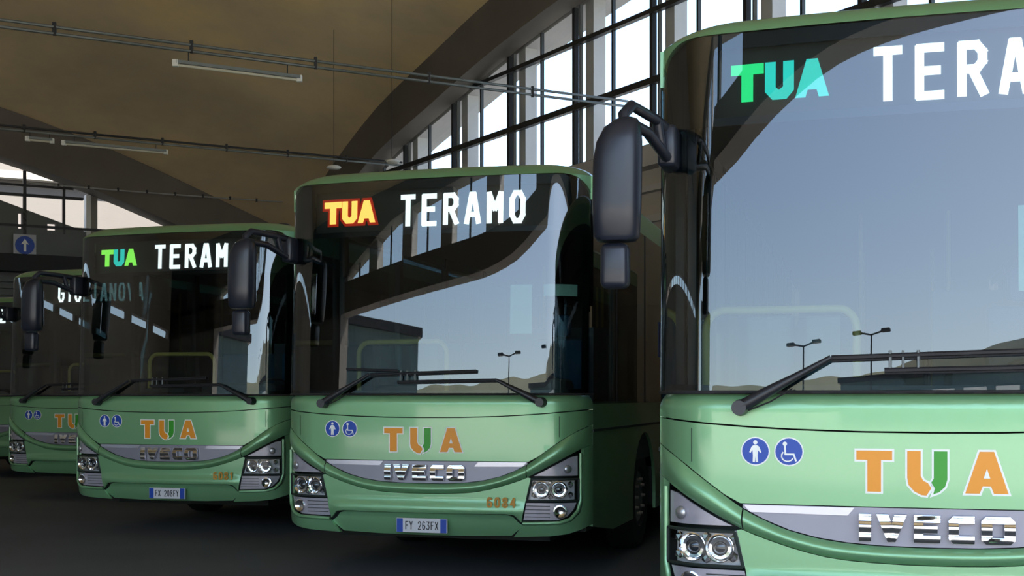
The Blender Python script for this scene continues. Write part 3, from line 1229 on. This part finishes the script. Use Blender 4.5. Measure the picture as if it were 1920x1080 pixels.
    g.data.normals_split_custom_set_from_vertices(nn)
    # black printed border behind the glass
    up_ = [(-1.262, 2.735), (-0.6, 2.74), (0, 2.742), (0.6, 2.74), (1.262, 2.735)]
    slot = [(-0.97, 2.775), (1.02, 2.775), (1.02, 3.10), (-0.97, 3.10)]
    fr1 = up_ + ws[5:]
    fr1 = [(u, min(z, 3.172)) for u, z in fr1]
    fpart('windscreen_border', [[(-1.262, 2.735), (-0.97, 2.738), (-0.97, 3.10), (-1.16, 3.14), (-1.21, 3.12), (-1.255, 3.05), (-1.262, 3.0)]], FRIT, g, off=-0.008, rel=False, thick=0)
    fpart('windscreen_border', [[(1.262, 2.735), (1.262, 3.0), (1.255, 3.05), (1.21, 3.12), (1.16, 3.14), (1.02, 3.10), (1.02, 2.738)]], FRIT, g, off=-0.008, rel=False, thick=0)
    fpart('windscreen_border', [[(-0.97, 3.10), (1.02, 3.10), (1.16, 3.14), (1.10, 3.172), (-1.10, 3.172), (-1.16, 3.14)]], FRIT, g, off=-0.008, rel=False, thick=0)
    fpart('windscreen_border', [[(-0.97, 2.735), (1.02, 2.735), (1.02, 2.775), (-0.97, 2.775)]], FRIT, g, off=-0.008, rel=False, thick=0)
    fpart('windscreen_border', [[(-1.262, 1.478), (1.262, 1.478), (1.262, 1.515), (1.0, 1.508), (0, 1.503), (-1.0, 1.508), (-1.262, 1.515)]], FRIT, g, off=-0.008, rel=False, thick=0)
    for s in (-1, 1):
        p = [(1.225, 1.51), (1.262, 1.51), (1.262, 2.74), (1.225, 2.74)]
        fpart('windscreen_border', [p if s > 0 else mirror_poly(p)], FRIT, g, off=-0.008, rel=False, thick=0)
    # lower rubber gasket
    bm = bmesh.new()
    tube(bm, [P(u, 1.474, 0.0, False) for u in fine], 0.009, 6)
    obj('gasket', bm, RUBBER, bus, smooth=60)
    # destination display box
    bm = bmesh.new()
    patch(bm, [(-0.99, 2.765), (1.03, 2.765), (1.03, 3.11), (-0.99, 3.11)], -0.05, 0.12, 9, False)
    obj('display_board', bm, PANEL, bus, smooth=30)

    # ---- roof
    bm = bmesh.new()
    rings = []
    zr, R = 3.10, 0.18
    rings.append(outline(0.0, 3.178))
    for k in range(0, 9):
        a = math.radians(90 * k / 8)
        a = math.radians(40 + 50 * k / 8)
        rings.append(outline(0.22 * (math.cos(math.radians(40)) - math.cos(a)) / 0.766, 3.178 + 0.105 * (math.sin(a) - 0.643) / 0.357))
    rings.append(outline(0.45, 3.295))
    rings.append(outline(0.9, 3.305))
    loft(bm, rings)
    fixn(bm)
    obj('roof', bm, PAINT, bus, smooth=50)
    # header filling the rounded corners above the windscreen
    hd = [(BW, 2.95)]
    for s in (-1, 1):
        q = [(BW, 3.0)]
        for k in range(9):
            a = math.radians(90 * k / 8)
            q.append((1.264 - rr + (rr + .002) * math.cos(a), 3.175 - rr + (rr + .002) * math.sin(a)))
        q.append((1.264 - rr, 3.18))
        q.append((BW, 3.18))
        fpart('windscreen_corner', [q[::-1] if s > 0 else mirror_poly(q[::-1])], PAINT, bus, off=0.0, rel=False, thick=0.02)
    # roof furniture
    bm = bmesh.new()
    bevbox(bm, -0.45, 0.45, 3.0, 4.0, 3.28, 3.36, 0.03)
    obj('roof_hatch', bm, GALV, bus)
    bm = bmesh.new()
    bmesh.ops.create_uvsphere(bm, u_segments=12, v_segments=6, radius=0.07, matrix=Matrix.Translation((0.95, 0.75, 3.29)) @ Matrix.Diagonal((1.3, 1.3, 0.6, 1)))
    obj('antenna', bm, BLACK, bus, smooth=60)

    # ---- sides
    y0 = plan(BW) - 0.01
    for s in (-1, 1):
        x = s * BW
        # lower panels with wheel arches
        def arch(yc, r=0.62):
            return [(yc - r + 0.0, 0.34)] + [(yc - r * math.cos(math.radians(a)), 0.5 + r * math.sin(math.radians(a))) for a in range(0, 181, 15)] + [(yc + r, 0.34)]
        poly = [(y0, 0.44), (1.2, 0.34)] + arch(2.75) + arch(8.75) + [(LEN - 0.15, 0.38), (LEN - 0.15, 1.40), (y0, 1.40)]
        bm = bmesh.new()
        prism(bm, [(x, a, c) for a, c in poly], (0, 0, 0), (-s * 0.03, 0, 0))
        fixn(bm)
        obj('side_panel', bm, PAINT, bus)
        bm = bmesh.new()
        box(bm, min(x, x - s * 0.03), max(x, x - s * 0.03), y0, LEN - 0.15, 3.0, 3.18)
        obj('roof_side_rail', bm, PAINT, bus)
        # moulding along the side
        bm = bmesh.new()
        box(bm, x - 0.008, x + 0.008, y0, LEN - 0.15, 1.18, 1.20)
        obj('side_joint', bm, SEAM, bus)
        ys = [y0, 1.35, 2.75, 4.2, 5.65, 7.1, 8.55, 10.0, 11.85]
        for a, b_ in zip(ys, ys[1:]):
            bm = bmesh.new()
            q_ = [bm.verts.new(c_) for c_ in ((x, a + 0.02, 1.40), (x, b_ - 0.02, 1.40), (x, b_ - 0.02, 3.0), (x, a + 0.02, 3.0))]
            bm.faces.new(q_ if s > 0 else q_[::-1])
            obj('side_window', bm, SIDEG, bus)
        for a in ys[1:-1]:
            bm = bmesh.new()
            box(bm, min(x - s * 0.01, x - s * 0.06), max(x - s * 0.01, x - s * 0.06), a - 0.05, a + 0.05, 1.38, 3.02)
            obj('window_post', bm, FRIT, bus)
            bm = bmesh.new()
            box(bm, min(x - s * .002, x + s * 0.002), max(x - s * .002, x + s * 0.002), a - 0.025, a + 0.025, 1.40, 3.0)
            obj('window_seal', bm, RUBBER, bus)
        for z0_, z1_ in ((0.9, 1.39), (2.9, 3.05)):
            bm = bmesh.new()
            box(bm, min(x - s * 0.035, x - s * 0.05), max(x - s * 0.035, x - s * 0.05), y0 + 0.1, LEN - 0.2, z0_, z1_)
            obj('side_lining', bm, INT, bus)
        for yc in (2.75, 8.75):
            wh = bmesh.new()
            prev = None
            for rr_, xx in ((0.0, 0.10), (0.12, 0.10), (0.13, 0.06), (0.24, 0.03), (0.27, 0.07), (0.29, 0.005), (0.36, 0.0), (0.46, 0.01), (0.495, 0.05), (0.5, 0.14), (0.495, 0.26), (0.44, 0.29), (0.2, 0.29)):
                ring = [wh.verts.new((x - s * (0.04 + xx), yc + rr_ * math.cos(2 * math.pi * k / 32), 0.5 + rr_ * math.sin(2 * math.pi * k / 32))) for k in range(32)] if rr_ > 0 else None
                if ring and prev:
                    for k in range(32):
                        wh.faces.new((prev[k], prev[(k + 1) % 32], ring[(k + 1) % 32], ring[k]))
                prev = ring or prev
            fixn(wh)
            wo_ = obj('wheel', wh, RUBBER, bus, smooth=40)
            b = bmesh.new()
            bmesh.ops.create_cone(b, cap_ends=True, segments=28, radius1=0.27, radius2=0.24, depth=0.05, matrix=Matrix.Translation((x - s * 0.09, yc, 0.5)) @ Matrix.Rotation(s * math.pi / 2, 4, 'Y'))
            rim_ = obj('wheel_rim', b, GALV, wo_)
            b = bmesh.new()
            for k in range(10):
                a = 2 * math.pi * k / 10
                bmesh.ops.create_cone(b, cap_ends=True, segments=6, radius1=0.018, radius2=0.014, depth=0.04, matrix=Matrix.Translation((x - s * 0.05, yc + 0.17 * math.cos(a), 0.5 + 0.17 * math.sin(a))) @ Matrix.Rotation(s * math.pi / 2, 4, 'Y'))
            obj('wheel_nuts', b, SATIN, wo_)
    # rear, underbody, floor, lining
    bm = bmesh.new()
    box(bm, -BW + 0.15, BW - 0.15, LEN - 0.02, LEN, 0.4, 3.18)
    obj('rear_panel', bm, PAINT, bus)
    bm = bmesh.new()
    box(bm, -0.9, 0.9, 0.5, LEN - 0.1, 0.30, 0.42)
    box(bm, -BW + 0.05, BW - 0.05, 3.5, 8.0, 0.36, 0.75)
    box(bm, -BW + 0.05, BW - 0.05, 9.6, LEN - 0.1, 0.36, 0.85)
    box(bm, -BW + 0.05, BW - 0.05, 0.35, 2.0, 0.40, 0.75)
    box(bm, -1.05, 1.05, 2.0, 9.6, 0.40, 0.60)
    obj('underbody', bm, SEAM, bus)
    bm = bmesh.new()
    box(bm, -BW + 0.04, BW - 0.04, 0.45, LEN - 0.1, 0.86, 0.90)
    obj('cabin_floor', bm, INT, bus)
    bm = bmesh.new()
    box(bm, -BW + 0.05, BW - 0.05, 0.45, LEN - 0.1, 3.0, 3.04)
    obj('cabin_ceiling', bm, INT, bus)
    bm = bmesh.new()
    box(bm, -BW + 0.06, BW - 0.06, LEN - 0.12, LEN - 0.08, 0.9, 3.0)
    obj('rear_lining', bm, INT, bus)
    # dashboard
    bm = bmesh.new()
    bevbox(bm, -1.15, 1.15, 0.40, 0.75, 1.15, 1.50, 0.03)
    bevbox(bm, 0.1, 1.0, 0.48, 0.95, 1.20, 1.60, 0.05)
    bevbox(bm, -0.6, -0.1, 0.5, 0.8, 1.4, 1.55, 0.03)
    da = obj('dashboard', bm, DASH, bus, smooth=40)
    bm = bmesh.new()
    c = Vector((0.6, 1.05, 1.52))
    prev = None
    rx = Matrix.Rotation(math.radians(35), 4, 'X')
    tube(bm, [c + rx @ Vector((0.23 * math.cos(a * math.pi / 12), 0.23 * math.sin(a * math.pi / 12), 0)) for a in range(25)], 0.016, 8)
    for a in (20, 160, 270):
        tube(bm, [c, c + rx @ Vector((0.22 * math.cos(math.radians(a)), 0.22 * math.sin(math.radians(a)), 0))], 0.014, 6)
    tube(bm, [c, c + Vector((0, -0.25, -0.35))], 0.03, 8)
    obj('steering_wheel', bm, BLACK, bus, smooth=60)
    bm = bmesh.new()
    bevbox(bm, 0.38, 0.86, 1.45, 1.95, 1.12, 1.30, 0.05)
    bevbox(bm, 0.38, 0.86, 1.85, 2.0, 1.25, 1.98, 0.05)
    bevbox(bm, 0.50, 0.74, 1.87, 1.98, 2.0, 2.2, 0.04)
    obj('driver_seat', bm, SEATF, bus, smooth=40)
    # driver partition and entrance rail
    bm = bmesh.new()
    box(bm, 0.1, 1.2, 2.25, 2.28, 0.9, 2.1)
    obj('partition', bm, INT, bus)
    ra = bmesh.new()
    pts = [(-1.20, 1.6, 0.95), (-1.20, 1.6, 1.82)]
    for k in range(1, 7):
        a = math.radians(180 - 90 * k / 6)
        pts.append((-1.10 + 0.10 * math.cos(a), 1.6, 1.84 + 0.12 * math.sin(a)))
    for k in range(0, 7):
        a = math.radians(90 - 90 * k / 6)
        pts.append((-0.44 + 0.10 * math.cos(a), 1.6, 1.84 + 0.12 * math.sin(a)))
    pts += [(-0.34, 1.6, 1.6), (-0.34, 1.6, 0.95)]
    tube(ra, pts, 0.024, 8)
    rl = obj('handrail', ra, YELLOW, bus, smooth=60)
    bm = bmesh.new()
    box(bm, -1.15, -0.43, 1.595, 1.605, 1.1, 1.92)
    obj('handrail_glass', bm, PARTG, rl)
    for (x, y) in ((-0.35, 5.2), (0.35, 5.2), (-0.35, 8.2), (0.35, 8.2)):
        bm = bmesh.new()
        tube(bm, [(x, y, 0.9), (x, y, 3.0)], 0.018, 8)
        obj('handrail', bm, YELLOW, bus, smooth=60)
    # passenger seats (shared mesh)
    sb = bmesh.new()
    bevbox(sb, -0.21, 0.21, 0, 0.42, 0.40, 0.50, 0.03)
    bevbox(sb, -0.21, 0.21, 0.38, 0.48, 0.45, 1.12, 0.03)
    box(sb, -0.03, 0.03, 0.15, 0.21, 0, 0.4)
    seat = obj('passenger_seat', sb, SEATF, bus, smooth=40)
    first = True
    for r_ in range(8):
        for x in (-1.0, -0.56, 0.56, 1.0):
            y = 3.0 + r_ * 1.0
            if first:
                q = seat
                first = False
            else:
                q = seat.copy()
                COL.objects.link(q)
                q.parent = bus
            q.location = (x, y, 0.9)
    # ---- wipers
    Q = lambda u, z, o_=0.035: P(u, z, o_, False)
    for s in (-1, 1):
        if s < 0:
            hub, k1, k2 = (-0.84, 1.402), (-0.43, 1.63), (0.44, 1.655)
        else:
            hub, k1, k2 = (0.945, 1.412), (0.60, 1.585), (-0.20, 1.572)
        bm = bmesh.new()
        hc = Q(hub[0], hub[1], 0.045)
        bmesh.ops.create_cone(bm, cap_ends=True, segments=16, radius1=0.040, radius2=0.034, depth=0.09, matrix=Matrix.Translation(hc) @ Matrix.Rotation(math.pi / 2, 4, 'X'))
        n = 5
        pp = [Q(hub[0] + (k1[0] - hub[0]) * i / n, hub[1] + (k1[1] - hub[1]) * i / n, 0.06) for i in range(n + 1)]
        tube(bm, pp, 0.02, 8, radii=[0.030, 0.028, 0.024, 0.018, 0.014, 0.012])
        wa = obj('wiper_arm', bm, BLACK, bus, smooth=50)
        bm = bmesh.new()
        n = 12
        pp = [Q(k1[0] + (k2[0] - k1[0]) * i / n, k1[1] + (k2[1] - k1[1]) * i / n, 0.03) for i in range(n + 1)]
        tube(bm, pp, 0.011, 6)
        obj('wiper_blade', bm, BLACK, wa, smooth=50)
        bm = bmesh.new()
        tube(bm, [p + Vector((0, 0.012, -0.014)) for p in pp], 0.008, 4)
        obj('rubber_strip', bm, RUBBER, wa)
    for u in (-0.175, -0.12, -0.055):
        bm = bmesh.new()
        tube(bm, [Q(u, 1.575, 0.03), Q(u, 1.66, 0.03)], 0.007 if u != -0.12 else 0.006, 6)
        obj('wiper_link', bm, GALV, bus)
    bm = bmesh.new()
    tube(bm, [Q(-0.80, 1.39, 0.05), Q(-0.70, 1.43, 0.05), Q(-0.60, 1.49, 0.05)], 0.004, 5)
    obj('washer_hose', bm, RUBBER, bus)
    # ---- mirror
    bm = bmesh.new()
    rings = []
    for z, rx_, ry_, cx in ((2.14, 0.085, 0.06, 0.0), (2.16, 0.102, 0.075, 0), (2.3, 0.108, 0.085, 0), (2.5, 0.108, 0.085, 0.004), (2.58, 0.10, 0.082, 0.012), (2.64, 0.082, 0.07, 0.026), (2.675, 0.05, 0.045, 0.045), (2.685, 0.02, 0.02, 0.05)):
        rings.append([(-1.34 + cx + rx_ * math.copysign(abs(math.cos(a)) ** 0.7, math.cos(a)), -0.42 + ry_ * math.copysign(abs(math.sin(a)) ** 0.8, math.sin(a)), z) for a in [2 * math.pi * k / 24 for k in range(24)]])
    last = loft(bm, rings)
    bm.verts.ensure_lookup_table()
    bm.faces.new([bm.verts[i] for i in range(24)][::-1])
    fixn(bm)
    mh = obj('mirror_housing', bm, MIRROR, bus, smooth=50)
    bm = bmesh.new()
    bevbox(bm, -1.41, -1.285, -0.47, -0.36, 1.93, 2.13, 0.03, 3)
    obj('lower_mirror', bm, MIRROR, mh, smooth=50)
    bm = bmesh.new()
    box(bm, -1.42, -1.26, -0.335, -0.332, 2.2, 2.55)
    obj('mirror_glass', bm, CHROME, mh)
    bm = bmesh.new()
    tube(bm, [(-1.30, -0.42, 2.62), (-1.31, -0.42, 2.70), (-1.28, -0.38, 2.745), (-1.23, -0.1, 2.745), (-1.18, 0.25, 2.73)], 0.026, 8)
    tube(bm, [(-1.28, -0.41, 2.66), (-1.24, -0.2, 2.66), (-1.20, 0.02, 2.60), (-1.17, 0.26, 2.56)], 0.026, 8)
    tube(bm, [(-1.22, -0.05, 2.745), (-1.205, 0.0, 2.60)], 0.024, 8)
    bevbox(bm, -1.24, -1.15, 0.06, 0.30, 2.55, 2.75, 0.02)
    obj('mirror_arm', bm, MIRROR, bus, smooth=50)

    # ---- decals
    T = [(-0.31, 1.168), (-0.31, 1.21), (-0.155, 1.21), (-0.155, 1.168), (-0.203, 1.168), (-0.203, 1.025), (-0.262, 1.025), (-0.262, 1.168)]
    A_ = [(0.155, 1.025), (0.215, 1.21), (0.275, 1.21), (0.335, 1.025), (0.275, 1.025), (0.262, 1.058), (0.228, 1.058), (0.215, 1.025)]
    U1 = [(-0.09, 1.21), (-0.033, 1.21), (-0.033, 1.10), (-0.022, 1.078), (-0.002, 1.068), (0.012, 1.045), (-0.008, 1.012), (-0.03, 1.014), (-0.06, 1.03), (-0.084, 1.058), (-0.09, 1.09)]
    U2 = [(0.023, 1.21), (0.08, 1.21), (0.08, 1.085), (0.07, 1.052), (0.045, 1.028), (0.020, 1.018), (0.028, 1.045), (0.012, 1.07), (0.023, 1.088)]
    for p, m_ in ((T, ORANGE), (U1, ORANGE), (U2, DGREEN), (A_, ORANGE)):
        q = [(u - 0.012, z) for u, z in p][::-1]
        lt = fpart('logo_letter', [q], m_, bus, off=0.003, thick=0.001, rel=False, smooth=None)
        fpart('letter_outline', [grow(q, 0.009)], WHITE, lt, off=0.0015, thick=0.001, rel=False, smooth=None)
    fpart('letter_counter', [[(0.219, 1.092), (0.247, 1.092), (0.233, 1.135)]], WHITE, bus, off=0.005, thick=0.001, rel=False, smooth=None)
    # chrome maker's letters: chunky, each of a few blocks
    z0, z1 = 0.803, 0.925
    zm = (z0 + z1) / 2
    t_ = 0.034
    CH = {
        'I': [[(0, z0), (.052, z0), (.052, z1), (0, z1)]],
        'V': [[(0, z1), (.048, z0), (.082, z0), (.082, z0 + .03), (.052, z1)], [(.078, z1), (.048, z0 + .03), (.048, z0), (.082, z0), (.13, z1)]],
        'E': [[(0, z0), (.04, z0), (.04, z1), (0, z1)], [(.04, z1 - t_), (.112, z1 - t_), (.112, z1), (.04, z1)], [(.04, zm - .016), (.10, zm - .016), (.10, zm + .016), (.04, zm + .016)], [(.04, z0), (.112, z0), (.112, z0 + t_), (.04, z0 + t_)]],
        'C': [[(0, z0 + .02), (.02, z0), (.042, z0), (.042, z1), (.02, z1), (0, z1 - .02)], [(.042, z1 - t_), (.108, z1 - t_), (.108, z1), (.042, z1)], [(.042, z0), (.108, z0), (.108, z0 + t_), (.042, z0 + t_)]],
        'O': [[(0, z0 + .02), (.02, z0), (.045, z0), (.045, z1), (.02, z1), (0, z1 - .02)], [(.095, z0), (.12, z0), (.14, z0 + .02), (.14, z1 - .02), (.12, z1), (.095, z1)], [(.045, z1 - .03), (.095, z1 - .03), (.095, z1), (.045, z1)], [(.045, z0), (.095, z0), (.095, z0 + .03), (.045, z0 + .03)]],
    }
    for ch, x0 in (('I', -.31), ('V', -.235), ('E', -.075), ('C', .072), ('O', .208)):
        bm = bmesh.new()
        for p in CH[ch]:
            patch(bm, [(x0 + a, c_) for a, c_ in p], 0.010, 0.02, 0.0101, False, ufine=10)
        bmesh.ops.remove_doubles(bm, verts=bm.verts[:], dist=1e-5)
        for v in bm.verts:
            tz = (v.co.z - z0) / (z1 - z0)
            v.co.y -= 0.026 * max(0.0, math.sin(math.pi * min(1, max(0, 0.15 + tz * 0.75)))) ** 0.7 + 0.004 * math.sin(tz * 14)
        obj('maker_letter', bm, CHROME, bus, smooth=50)
    # pictograms
    for cu in (-0.775, -0.622):
        d = fpart('pictogram_disc', [circ(cu, 1.20, 0.061)], BLUE, bus, off=0.0025, thick=0.0015, rel=False, smooth=None)
        fpart('disc_edge', [circ(cu, 1.20, 0.067)], WHITE, d, off=0.0012, thick=0.001, rel=False, smooth=None)
        if cu < -0.7:
            body = [(-.008, .028), (.008, .028), (.017, .022), (.028, -.004), (.022, -.008), (.013, .006), (.011, -.02), (.012, -.05), (.002, -.05), (0, -.022), (-.002, -.05), (-.012, -.05), (-.011, -.02), (-.013, .006), (-.022, -.008), (-.028, -.004), (-.017, .022)]
            polys = [[(cu + a, 1.20 + c_) for a, c_ in body][::-1], circ(cu, 1.241, 0.010, 12)]
        else:
            polys = [circ(cu - 0.018, 1.236, 0.010, 12)]
            polys += stroke([(cu - .018, 1.226), (cu - .016, 1.188), (cu + .022, 1.188), (cu + .032, 1.158)], 0.008)
            arc = [(cu - .006 + .027 * math.cos(math.radians(a)), 1.180 + .025 * math.sin(math.radians(a))) for a in range(140, 356, 24)]
            polys += stroke(arc, 0.006)
        fpart('pictogram', polys, WHITE, d, off=0.004, thick=0.0008, rel=False, smooth=None, zstep=9, ufine=10)
    return bus


BUS = make_bus()


def kids(o):
    return [c for c in o.children]


def copy_tree(o, parent=None):
    c = o.copy()
    COL.objects.link(c)
    if parent:
        c.parent = parent
        c.matrix_parent_inverse = o.matrix_parent_inverse.copy()
    for ch in kids(o):
        copy_tree(ch, c)
    return c


YAW = -0.275
SPEC = [
    ('5', (1.867, 5.700), YAW),
    ('4', (-0.698, 9.995), YAW),
    ('3', (-3.586, 13.346), YAW),
    ('2', (-6.15, 18.0), YAW),
    ('1', (-9.75, 23.3), YAW),
]
LABELS = {
    '5': 'green city bus nearest the camera, cut off by the right edge',
    '4': 'whole green city bus in the middle, red-edged yellow logo on its sign',
    '3': 'green city bus left of the middle one, TERAMO partly hidden by the black mirror',
    '2': 'green city bus second from the left edge, its sign beginning with GI',
    '1': 'green city bus cut off by the left edge, farthest away in the row',
}
buses = {}
protos = [BUS] + [copy_tree(BUS) for _ in range(4)]
for (k, (x, y), yaw), b in zip(SPEC, protos):
    b.location = (x, y, 0)
    b.rotation_euler = (0, 0, yaw)
    tag(b, LABELS[k], 'bus', 'green buses parked in a row')
    buses[k] = b


def led(bus, s, u0, u1, z0=2.80, z1=3.06, sw=0.041, m=LEDW, name='display_letter', gap=0.24):
    text(name, s, u0, u1, z0, z1, sw, m, bus, -0.042, gap=gap)


def led_logo(bus, cols, halo=None):
    W_ = (0.155, 0.135, 0.155)
    x = -0.905
    T = [(0, .13), (0, .18), (.155, .18), (.155, .13), (.105, .13), (.105, 0), (.05, 0), (.05, .13)]
    U = [(0, .18), (.05, .18), (.05, .06), (.065, .045), (.085, .06), (.085, .18), (.135, .18), (.135, .04), (.1, 0), (.035, 0), (0, .04)]
    A = [(0, 0), (.052, .18), (.103, .18), (.155, 0), (.108, 0), (.098, .035), (.057, .035), (.047, 0)]
    for p, wd, m_ in zip((T, U, A), W_, cols):
        q = [(x + a, 2.85 + c_) for a, c_ in p][::-1]
        l = fpart('display_letter', [q], m_, bus, off=-0.040, thick=0.004, rel=False, smooth=None, zstep=9, ufine=10)
        if halo:
            fpart('letter_glow', [grow(q, 0.022)], halo, l, off=-0.046, thick=0.001, rel=False, smooth=None, zstep=9, ufine=10)
        x += wd + 0.006


led(buses['5'], 'TERAMO', -0.255, 0.80)
led(buses['4'], 'TERAMO', -0.235, 0.80)
led(buses['3'], 'TERAMO', -0.235, 0.80)
led(buses['2'], 'GIULIANOVA', -0.36, 1.00, gap=0.18, sw=0.032)
led(buses['1'], 'EZ', 0.22, 0.53)
led_logo(buses['5'], (LEDG, LEDC, LEDC))
led_logo(buses['4'], (LEDY, LEDY, LEDY), LEDR)
led_logo(buses['3'], (LEDLG, LEDC, LEDLG))


def plate(bus, s):
    bm = bmesh.new()
    bevbox(bm, -0.21, 0.21, -0.025, -0.005, 0.395, 0.507, 0.004)
    p = obj('number_plate', bm, PLATEW, bus)
    for x0, x1 in ((-0.205, -0.155), (0.155, 0.205)):
        b = bmesh.new()
        box(b, x0, x1, -0.0275, -0.024, 0.398, 0.504)
        obj('plate_band', b, BLUE, p)
    n = len(s)
    for i, ch in enumerate(s):
        if ch == ' ':
            continue
        b = bmesh.new()
        for q in letter(ch, -0.135 + i * 0.035, 0.418, 0.027, 0.066, 0.007):
            prism(b, [(a, -0.0275, c_) for a, c_ in q], (0, 0, 0), (0, 0.003, 0))
        fixn(b)
        obj('plate_letter', b, INK, p)


for k, s in (('5', 'FX 242FY'), ('4', 'FY 263FX'), ('3', 'FX 208FY'), ('2', 'FX 212FY'), ('1', 'FX 216FY')):
    if k in '34':
        plate(buses[k], s)
NUMO = mat('fleet_number_orange', (0.55, 0.26, 0.015), rough=0.4)
text('fleet_number', '6084', 0.52, 0.75, 0.600, 0.682, 0.016, NUMO, buses['4'], 0.018, thick=0.002)
text('fleet_number', '6081', 0.52, 0.75, 0.600, 0.682, 0.016, NUMO, buses['3'], 0.018, thick=0.002)
# pale panels behind the glass, painted in place of a reflection
fpart('painted_reflection', [[(0.69, 1.94), (0.86, 1.94), (0.86, 2.32), (0.69, 2.32)]], REFLECT, buses['4'], off=-0.02, thick=0.002, rel=False, smooth=None)
fpart('painted_reflection', [[(0.95, 2.23), (1.20, 2.23), (1.20, 2.32), (0.95, 2.32)]], REFLECT, buses['4'], off=-0.02, thick=0.002, rel=False, smooth=None)
fpart('painted_reflection', [[(0.37, 1.92), (0.55, 1.92), (0.55, 2.30), (0.37, 2.30)]], REFLECT, buses['5'], off=-0.02, thick=0.002, rel=False, smooth=None)
# second wiper bar resting on the middle bus
bm = bmesh.new()
tube(bm, [P(-0.64, 1.675, 0.03, False), P(-0.43, 1.665, 0.03, False), P(-0.2, 1.66, 0.03, False)], 0.011, 6)
obj('wiper_blade', bm, BLACK, buses['4'], smooth=50)
# blue sticker on the side window of the middle bus
bm = bmesh.new()
box(bm, 1.276, 1.279, 3.55, 3.95, 1.86, 2.22)
st = obj('window_sticker', bm, mat('sticker_blue', (0.02, 0.05, 0.22), rough=0.4), buses['4'])
bm = bmesh.new()
for q in stroke([(3.68, 1.93), (3.68, 2.17), (3.80, 2.17), (3.83, 2.11), (3.80, 2.05), (3.70, 2.05)], 0.03) + stroke([(3.78, 2.05), (3.86, 1.93)], 0.03):
    prism(bm, [(1.280, a, c_) for a, c_ in q], (0, 0, 0), (0.001, 0, 0))
fixn(bm)
obj('symbol', bm, mat('sticker_symbol', (0.4, 0.45, 0.55), rough=0.5), st)
